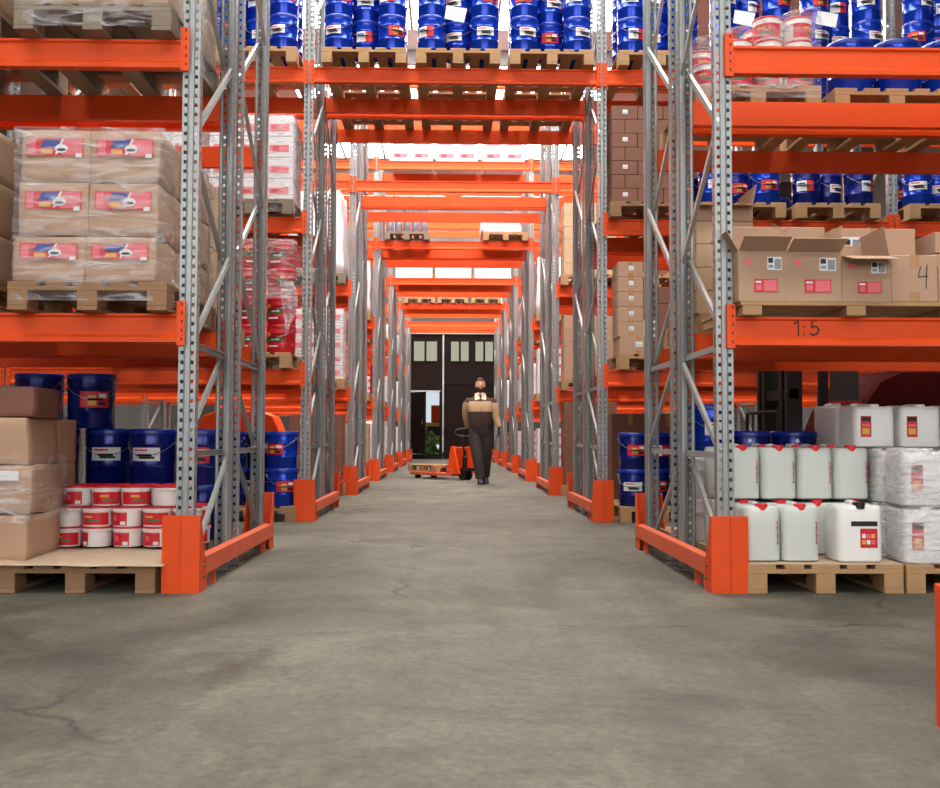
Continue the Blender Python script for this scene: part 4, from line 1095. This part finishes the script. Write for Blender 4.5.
# ============================================================ forklift behind the right bay
def forklift():
    ps = []
    b_ = MB()   # body / counterweight, long axis X, mast at -X
    prof = [(.0, .25), (1.9, .25), (2.05, .45), (2.05, .95), (1.9, 1.12), (1.15, 1.12), (1.0, .75), (.55, .75), (.45, 1.05), (.1, 1.05), (0, .8)]
    n = len(prof)
    b_.add([(x, 0, z) for x, z in prof]+[(x, 1.0, z) for x, z in prof], [tuple(range(n)), tuple(range(2*n-1, n-1, -1))]+[(i, i+n, (i+1) % n+n, (i+1) % n) for i in range(n)], 'forklift_red')
    ps.append(('body', b_.mesh('body', bevel=.02), O3, O3))
    b_ = MB()
    prof = [(0, 0), (1.9, 0), (1.9, .14), (1.7, .32), (1.3, .38), (.32, .38), (.14, .30), (.03, .14)]; n = len(prof)
    b_.add([(x, 0, z) for x, z in prof]+[(x, .98, z) for x, z in prof], [tuple(range(n)), tuple(range(2*n-1, n-1, -1))]+[(i, i+n, (i+1) % n+n, (i+1) % n) for i in range(n)], 'forklift_red')
    ps.append(('engine_hood', b_.mesh('hood', bevel=.03), (.10, -.02, .95), O3))
    b_ = MB()
    for x, y in ((-.17, .03), (-.17, .97), (1.6, .03), (1.6, .97)): b_.box(x-.03, y-.03, 1.0, x+.03, y+.03, 2.12, 'iron_dark')
    b_.box(.05, 0, 2.12, 1.65, 1.0, 2.17, 'iron_dark')
    ps.append(('cab_frame', b_.mesh('cab'), O3, O3))
    b_ = MB(); b_.box(-.12, .01, 1.08, .10, .02, 1.32, 'glass_dirty'); b_.box(-.14, .0, 1.06, .12, .01, 1.08, 'lab_red'); ps.append(('side_window', b_.mesh('win'), O3, O3))
    b_ = MB()
    for y in (.15, .28, .72, .85): b_.box(-.42, y-.03, .05, -.30, y+.03, 2.15, 'iron_dark')
    for z in (.3, 1.1, 2.0): b_.box(-.40, .12, z, -.33, .88, z+.08, 'iron_dark')
    b_.box(-.30, .2, .3, 0, .8, .42, 'iron_dark')
    ps.append(('mast', b_.mesh('mast'), O3, O3))
    b_ = MB()
    for y in (.1, .9): b_.tube([(-.50, y, .12), (-.50, y, 1.0)], .015, 'iron_dark', 6)
    for i in range(6): b_.tube([(-.50, .1+.16*i, .3), (-.50, .1+.16*i, 1.0)], .008, 'iron_dark', 5)
    b_.tube([(-.50, .1, 1.0), (-.50, .9, 1.0)], .015, 'iron_dark', 6)
    ps.append(('load_backrest', b_.mesh('backrest'), O3, O3))
    b_ = MB()
    for y in (.25, .68): b_.box(-.99, y, .06, -.44, y+.1, .10, 'iron_dark')
    ps.append(('fork', b_.mesh('forks'), O3, O3))
    b_ = MB(); b_.lathe([(.26, -.09), (.28, -.07), (.28, .07), (.26, .09)], 'rubber', 22); w = b_.mesh('wheel', smooth=True)
    for x, y in ((.35, .0), (.35, 1.0), (1.65, .0), (1.65, 1.0)): ps.append(('wheel', w, (x, y, .28), (math.pi/2, 0, 0)))
    return ps
place('forklift_truck', forklift(), (3.02, 7.55, 0), 0, 'dark red forklift with black mast parked behind the white jerrycans', 'forklift')

# ============================================================ pallet truck and person
def jack_parts():
    ps = []
    b_ = MB()
    for y in (-.27, .11):
        b_.box(-1.15, y, .07, 0, y+.16, .125, 'rail_orange')
    b_.box(-.02, -.27, .07, .12, .27, .20, 'rail_orange')
    ps.append(('fork_frame', b_.mesh('forks', bevel=.006), O3, O3))
    b_ = MB()
    for y in (-.2, .2):   # triangular hood plates
        b_.add([(-.06, y-.02, .12), (.30, y-.02, .12), (.12, y-.02, .62), (.05, y-.02, .62), (-.06, y+.02, .12), (.30, y+.02, .12), (.12, y+.02, .62), (.05, y+.02, .62)],
               [(0,1,2,3), (7,6,5,4), (0,4,5,1), (1,5,6,2), (2,6,7,3), (3,7,4,0)], 'orange')
    b_.bar((-.03, 0, .16), (.075, 0, .60), .42, .03, 'orange')
    ps.append(('hood', b_.mesh('hood'), O3, O3))
    b_ = MB(); b_.lathe([(.05, .1), (.05, .42), (.03, .44), (.03, .55)], 'iron_dark', 12, (.2, 0)); b_.box(.10, -.12, .16, .32, .12, .22, 'iron_dark')
    ps.append(('pump', b_.mesh('pump'), O3, O3))
    b_ = MB(); b_.lathe([(.085, -.025), (.09, -.02), (.09, .02), (.085, .025)], 'rubber', 18); w = b_.mesh('wheel', smooth=True)
    for y in (-.07, .07): ps.append(('wheel', w, (.22, y, .09), (math.pi/2, 0, 0)))
    b_ = MB(); b_.lathe([(.035, -.05), (.035, .05)], 'rubber', 12); w2 = b_.mesh('roller')
    for y in (-.19, .19): ps.append(('fork_roller', w2, (-1.0, y, .036), (math.pi/2, 0, 0)))
    return ps
JX, JY, JR = .10, 18.3, R(-52)
jk = place('pallet_truck', jack_parts(), (JX, JY, 0), JR, 'orange hand pallet truck pulled by the walking person', 'pallet truck')
jl = Matrix.Rotation(-JR, 4, 'Z') @ Matrix.Translation((-JX, -JY, 0))
def J(x, y, z): return tuple(jl @ Vector((x, y, z)))
b_ = MB(); HX, HY, HZ = .20, 17.30, .87
p0 = Vector(J(JX+.18*math.cos(JR), JY+.18*math.sin(JR), .45)); p1 = Vector(J(HX-.03, HY+.12, HZ-.05))
b_.tube([p0, p1], .018, 'iron_dark', 8)
ring = [J(HX+.17*math.cos(t), HY+.03*math.sin(t), HZ+.07*math.sin(t)*1.0) for t in [2*math.pi*i/20 for i in range(20)]]
b_.tube(ring, .013, 'black_plastic', 6, closed=True)
o = link('tow_handle', b_.mesh('handle', smooth=True), jk)
pp = place('wooden_pallet', pallet_parts(.62, .9, 'wood', .13), (JX-.17, JY+.38, .128), JR+math.pi/2, 'small wooden pallet lying on the forks of the pallet truck', 'pallet')

def skin_mesh(name, verts, edges, radii, m, sub=2, root=0, parent=None, smooth=True):
    me = bpy.data.meshes.new(name); me.from_pydata(verts, edges, []); o = bpy.data.objects.new(name, me); C.objects.link(o)
    sk = o.modifiers.new('skin', 'SKIN'); sk.use_smooth_shade = True
    if not me.skin_vertices:
        bm = bmesh.new(); bm.from_mesh(me); bm.verts.layers.skin.verify(); bm.to_mesh(me); bm.free()
    for i, r in enumerate(radii):
        s = me.skin_vertices[0].data[i]; s.radius = (r, r) if not isinstance(r, tuple) else r; s.use_root = (i == root)
    ss = o.modifiers.new('sub', 'SUBSURF'); ss.levels = sub; ss.render_levels = sub
    dg = bpy.context.evaluated_depsgraph_get(); dg.update()
    m2 = bpy.data.meshes.new_from_object(o.evaluated_get(dg)); m2.name = name
    bpy.data.objects.remove(o)
    m2.materials.clear(); m2.materials.append(MAT[m])
    for p in m2.polygons: p.use_smooth = True; p.material_index = 0
    return m2
def person():
    X, Y = .46, 16.72
    root = bpy.data.objects.new('person', None); C.objects.link(root); root.location = (X, Y, 0)
    tag(root, 'person in brown and beige work jacket, black gloves, walking and pulling a pallet truck', 'person')
    # facing -Y; image left is -X (the person's right hand reaches back to the handle)
    lhand = (.325, -.02, .93); rhand = (-.205, .34, .91)
    V = [(0, 0, .95), (0, -.01, 1.12), (0, -.01, 1.30), (0, 0, 1.42), (0, -.01, 1.50), (0, -.02, 1.56),      # spine 0-5
         (.17, 0, 1.40), (.245, .02, 1.17), (.31, -.01, .97),        # left arm 6-8 (image right)
         (-.17, 0, 1.40), (-.245, .10, 1.17), (-.215, .30, .96),       # right arm 9-11
         (.085, 0, .90), (.085, -.02, .50), (.075, .10, .11),         # left leg 12-14 (trailing)
         (-.085, 0, .90), (-.04, -.14, .50), (0.0, -.20, .09)]   # right leg 15-17 (leading)
    E = [(0,1),(1,2),(2,3),(3,4),(4,5),(3,6),(6,7),(7,8),(3,9),(9,10),(10,11),(0,12),(12,13),(13,14),(0,15),(15,16),(16,17)]
    Rr = [.09,.09,.09,.07,.055,.055,.045,.035,.028,.045,.035,.028,.06,.045,.035,.06,.045,.035]
    body = link('body', skin_mesh('body', V, E, Rr, 'skin'), root)
    # head as its own smooth form merged in the body mesh
    bm = bmesh.new(); bm.from_mesh(body.data)
    r = bmesh.ops.create_icosphere(bm, subdivisions=3, radius=1.)
    hc = Vector((0, -.02, 1.665))
    for v in r['verts']:
        c = v.co; x, y, z = c
        w = .078*(1-.18*max(0, -z)); v.co = hc+Vector((x*w, y*.098*(1-.10*max(0, -z)), z*.122))
        if z < -.1 and y < 0: v.co.y -= .006
    # nose
    r = bmesh.ops.create_icosphere(bm, subdivisions=2, radius=1.)
    for v in r['verts']: v.co = hc+Vector((v.co.x*.014, -.098+v.co.y*.018, -.012+v.co.z*.028))
    for s in (-1, 1):
        r = bmesh.ops.create_icosphere(bm, subdivisions=2, radius=1.)
        for v in r['verts']: v.co = hc+Vector((s*.078+v.co.x*.008, .0+v.co.y*.018, -.005+v.co.z*.032))
    bm.to_mesh(body.data); bm.free()
    for p in body.data.polygons: p.use_smooth = True
    def blob(name, mt, items, seg=2):
        bm = bmesh.new()
        for (c, s) in items:
            r = bmesh.ops.create_icosphere(bm, subdivisions=seg, radius=1.)
            for v in r['verts']: v.co = Vector(c)+Vector((v.co.x*s[0], v.co.y*s[1], v.co.z*s[2]))
        me = bpy.data.meshes.new(name); bm.to_mesh(me); bm.free(); me.materials.append(MAT[mt])
        for p in me.polygons: p.use_smooth = True
        return link(name, me, root)
    blob('eye', 'ink', [((-.030, -.108, 1.682), (.011, .006, .006)), ((.030, -.108, 1.682), (.011, .006, .006)), ((-.032, -.106, 1.703), (.019, .006, .004)), ((.032, -.106, 1.703), (.019, .006, .004))])
    # hair cap and beard from partial spheres
    bm = bmesh.new(); r = bmesh.ops.create_icosphere(bm, subdivisions=4, radius=1.)
    for v in list(bm.verts):
        x, y, z = v.co
        keep = z > .42 or (y > .05 and z > -.45) 
        if not keep: bm.verts.remove(v); continue
        v.co = hc+Vector((x*.083, y*.104+.003, z*.130+.003))
    me = bpy.data.meshes.new('hair'); bm.to_mesh(me); bm.free(); me.materials.append(MAT['hair'])
    for p in me.polygons: p.use_smooth = True
    link('hair', me, root)
    bm = bmesh.new(); r = bmesh.ops.create_icosphere(bm, subdivisions=4, radius=1.)
    for v in list(bm.verts):
        x, y, z = v.co
        keep = y < .15 and z < -.22 and z > -1.0
        mouth = abs(x) < .25 and -.42 < z < -.30 and y < -.5
        if not keep or mouth: bm.verts.remove(v); continue
        w = .081*(1-.16*max(0, -z)); v.co = hc+Vector((x*w, y*.104*(1-.06*max(0, -z))-.006, z*.134))
    me = bpy.data.meshes.new('beard'); bm.to_mesh(me); bm.free(); me.materials.append(MAT['hair'])
    for p in me.polygons: p.use_smooth = True
    link('beard', me, root)
    # jacket torso and sleeves, trousers
    def loft(name, mt, rings, n=20):
        q = MB(); vs = []; fs = []
        for (z, w, d, oy) in rings:
            for i in range(n):
                t = 2*math.pi*i/n; cx_, sy_ = math.cos(t), math.sin(t)
                vs.append((w*math.copysign(abs(cx_)**.8, cx_), oy+d*math.copysign(abs(sy_)**.8, sy_), z))
        for j in range(len(rings)-1):
            for i in range(n): fs.append((j*n+i, j*n+(i+1) % n, (j+1)*n+(i+1) % n, (j+1)*n+i))
        fs += [tuple(range(n-1, -1, -1)), tuple((len(rings)-1)*n+i for i in range(n))]
        q.add(vs, fs, mt); return q.mesh(name, smooth=True)
    jk_ = link('jacket', loft('jacket', 'jacket', [(.955, .165, .115, 0), (.95, .178, .125, 0), (.975, .185, .13, 0), (1.02, .198, .142, 0), (1.12, .198, .142, -.005), (1.25, .205, .142, -.01), (1.34, .212, .138, -.008), (1.40, .205, .125, 0), (1.445, .165, .105, 0), (1.48, .105, .085, .005), (1.505, .07, .07, .005)]), root)
    for sd, pts in ((1, [(.14, 0, 1.40), (.185, .0, 1.395), (.222, .0, 1.34), (.245, .005, 1.24), (.262, .008, 1.14), (.290, -.002, 1.05), (.315, -.012, .965)]), (-1, [(-.14, 0, 1.40), (-.185, .005, 1.395), (-.222, .02, 1.34), (-.238, .06, 1.24), (-.238, .11, 1.15), (-.226, .20, 1.06), (-.214, .29, .985)])):
        q = MB(); q.tube(pts, [.05, .072, .078, .072, .064, .055, .048], 'sleeve', 14); link('sleeve', q.mesh('sleeve', smooth=True), jk_)
    q = MB()
    for s in (-1, 1): q.add([(s*.01, -.125, 1.43), (s*.095, -.135, 1.41), (s*.095, -.04, 1.52), (s*.03, -.085, 1.55), (s*.01, -.105, 1.43), (s*.085, -.105, 1.415), (s*.085, -.02, 1.51), (s*.03, -.07, 1.545)],
               [(0,1,2,3), (7,6,5,4), (0,4,5,1), (1,5,6,2), (2,6,7,3), (3,7,4,0)], 'collar')
    link('collar', q.mesh('collar'), jk_)
    q = MB(); q.tube([(0, -.127, .955), (0, -.146, 1.05), (0, -.152, 1.25), (0, -.125, 1.41)], .004, 'ink', 5); link('zip', q.mesh('zip'), jk_)
    tr_ = link('trousers', loft('trousers', 'trouser', [(.76, .10, .09, 0), (.80, .165, .115, 0), (.86, .185, .128, 0), (.94, .175, .122, 0), (.99, .16, .115, 0)]), root)
    for pts in ([(.095, 0, .88), (.098, -.005, .74), (.098, -.015, .52), (.095, .03, .32), (.09, .09, .13)], [(-.095, 0, .88), (-.085, -.05, .74), (-.058, -.13, .52), (-.03, -.165, .32), (-.005, -.20, .10)]):
        q = MB(); q.tube(pts, [.10, .108, .098, .090, .082], 'trouser', 14); link('trouser_leg', q.mesh('leg', smooth=True), tr_)
    def boot(x, y, z, tilt, yaw):
        b2 = MB(); vs = []; fs = []; prof = [(.045, .05, .11), (.0, .055, .11), (-.05, .05, .085), (-.12, .048, .06), (-.17, .035, .045)]
        rings = []
        for (yy, w, h) in [(.085, .03, .09), (.07, .045, .125), (.0, .05, .125), (-.06, .05, .09), (-.13, .05, .06), (-.185, .035, .04)]:
            rings.append([(-w, yy, 0), (w, yy, 0), (w*.95, yy, h*.7), (w*.5, yy, h), (-w*.5, yy, h), (-w*.95, yy, h*.7)])
        for rg in rings: vs += rg
        for i in range(len(rings)-1):
            for j in range(6): fs.append((i*6+j, i*6+(j+1) % 6, (i+1)*6+(j+1) % 6, (i+1)*6+j))
        fs += [tuple(range(5, -1, -1)), tuple((len(rings)-1)*6+j for j in range(6))]
        b2.add(vs, fs, 'boot'); o = link('boot', b2.mesh('boot', bevel=.008, smooth=True), root, (x, y, z)); o.rotation_euler = (tilt, 0, yaw)
    boot(0.0, -.21, .003, R(0), R(0)); boot(.09, .13, .055, R(28), R(8))
    # gloved hands, five fingers each
    def hand(cx, cy, cz, sx, curl, side):
        Vv = [(0, 0, .04), (0, 0, -.03), (0, -.002, -.065)]; Ed = [(0,1),(1,2)]; Ra = [.027, (.030,.016), (.030,.014)]
        me = skin_mesh('glove', Vv, Ed, [(.024,.024), (.022,.036), (.018,.038)], 'glove')
        bm = bmesh.new(); bm.from_mesh(me)
        for i, (yy, ln) in enumerate(((-.030, .070), (-.010, .080), (.012, .075), (.031, .060))):
            pts = [Vector((0, yy, -.06)), Vector((-side*.006, yy, -.06-ln*.45)), Vector((-side*(.012+curl*.03), yy, -.06-ln*.8)), Vector((-side*(.02+curl*.06), yy, -.06-ln*(1-curl*.35)))]
            q = MB(); q.tube(pts, [.0105, .010, .009, .007], 'glove', 8)
            o0 = [bm.verts.new(v) for v in q.v]
            for f in q.f: bm.faces.new([o0[k] for k in f])
        q = MB(); q.tube([(0, -.028, -.01), (-side*.012, -.052, -.04), (-side*.018, -.058, -.075)], [.013, .011, .008], 'glove', 8)
        o0 = [bm.verts.new(v) for v in q.v]
        for f in q.f: bm.faces.new([o0[k] for k in f])
        bm.to_mesh(me); bm.free()
        for p in me.polygons: p.use_smooth = True; p.material_index = 0
        o = link('glove', me, root, (cx, cy, cz)); return o
    hand(.318, -.015, .915, 1, .3, 1)
    h2 = hand(-.212, .345, .925, 1, .9, -1); h2.rotation_euler = (R(55), 0, 0)
person()

# ============================================================ outside things
b_ = MB()
b_.box(0, 0, .5, 1.0, 1.4, 1.35, 'yellow_paint'); cab = b_.mesh('cab', bevel=.03)
b_ = MB(); b_.box(.25, -.01, 1.36, 1.1, 1.2, 2.0, 'orange'); bx = b_.mesh('box', bevel=.02)
b_ = MB(); b_.box(.1, -.02, .85, .9, .0, 1.2, 'iron_dark'); gr = b_.mesh('grille')
b_ = MB(); b_.lathe([(.3, -.1), (.3, .1)], 'rubber', 20); wl = b_.mesh('wheel')
place('yellow_loader', [('cab', cab, O3, O3), ('hopper', bx, O3, O3), ('grille', gr, O3, O3), ('wheel', wl, (.2, .0, .3), (math.pi/2,0,0)), ('wheel', wl, (.85, .0, .3), (math.pi/2,0,0))],
      (-1.05, YF+3.2, -.02), 0, 'yellow and orange machine outside, seen through the small open door', 'machine')
bm = bmesh.new()
for i in range(160):
    p = Vector((rnd.gauss(0, .5), rnd.gauss(0, .3), abs(rnd.gauss(.3, .28))));
    r = bmesh.ops.create_icosphere(bm, subdivisions=1, radius=rnd.uniform(.05, .1))
    for v in r['verts']: v.co += p
me = bpy.data.meshes.new('bush'); bm.to_mesh(me); bm.free(); me.materials.append(MAT['leaf'])
o = link('green_bush', me, None, (-.7, YF+2.2, 0)); tag(o, 'green bush outside the open wicket door', 'bush')

# ============================================================ world, lights, camera
w = bpy.data.worlds.new('World'); S.world = w; w.use_nodes = True
bg = w.node_tree.nodes['Background']; bg.inputs['Color'].default_value = lin((214, 226, 236)); bg.inputs['Strength'].default_value = .8

cam = bpy.data.cameras.new('Camera'); co = bpy.data.objects.new('Camera', cam); C.objects.link(co)
CX, CH, yaw, pit, rol, f = -.0298, .7951, .0188, .0432, .0032, 985.646
cy, sy, cp, sp_ = math.cos(yaw), math.sin(yaw), math.cos(pit), math.sin(pit)
Rv = Vector((cy, -sy, 0)); Fv = Vector((sy*cp, cy*cp, sp_)); Uv = Vector((-sy*sp_, -cy*sp_, cp))
c, s = math.cos(rol), math.sin(rol)
cr_ = Rv*c+Uv*s; cu = Uv*c-Rv*s
M = Matrix((cr_, cu, -Fv)).transposed().to_4x4(); M.translation = Vector((CX, 0, CH))
co.matrix_world = M
cam.sensor_width = 36; cam.lens = f*36/940; cam.clip_end = 200
S.camera = co
S.view_settings.view_transform = 'Standard'; S.view_settings.look = 'None'; S.view_settings.gamma = 1
S.view_settings.use_curve_mapping = False; S.view_settings.exposure = 0.25
S.cycles.use_denoising = True
S.cycles.max_bounces = 7; S.cycles.diffuse_bounces = 2; S.cycles.transparent_max_bounces = 14
S.cycles.sample_clamp_indirect = 6
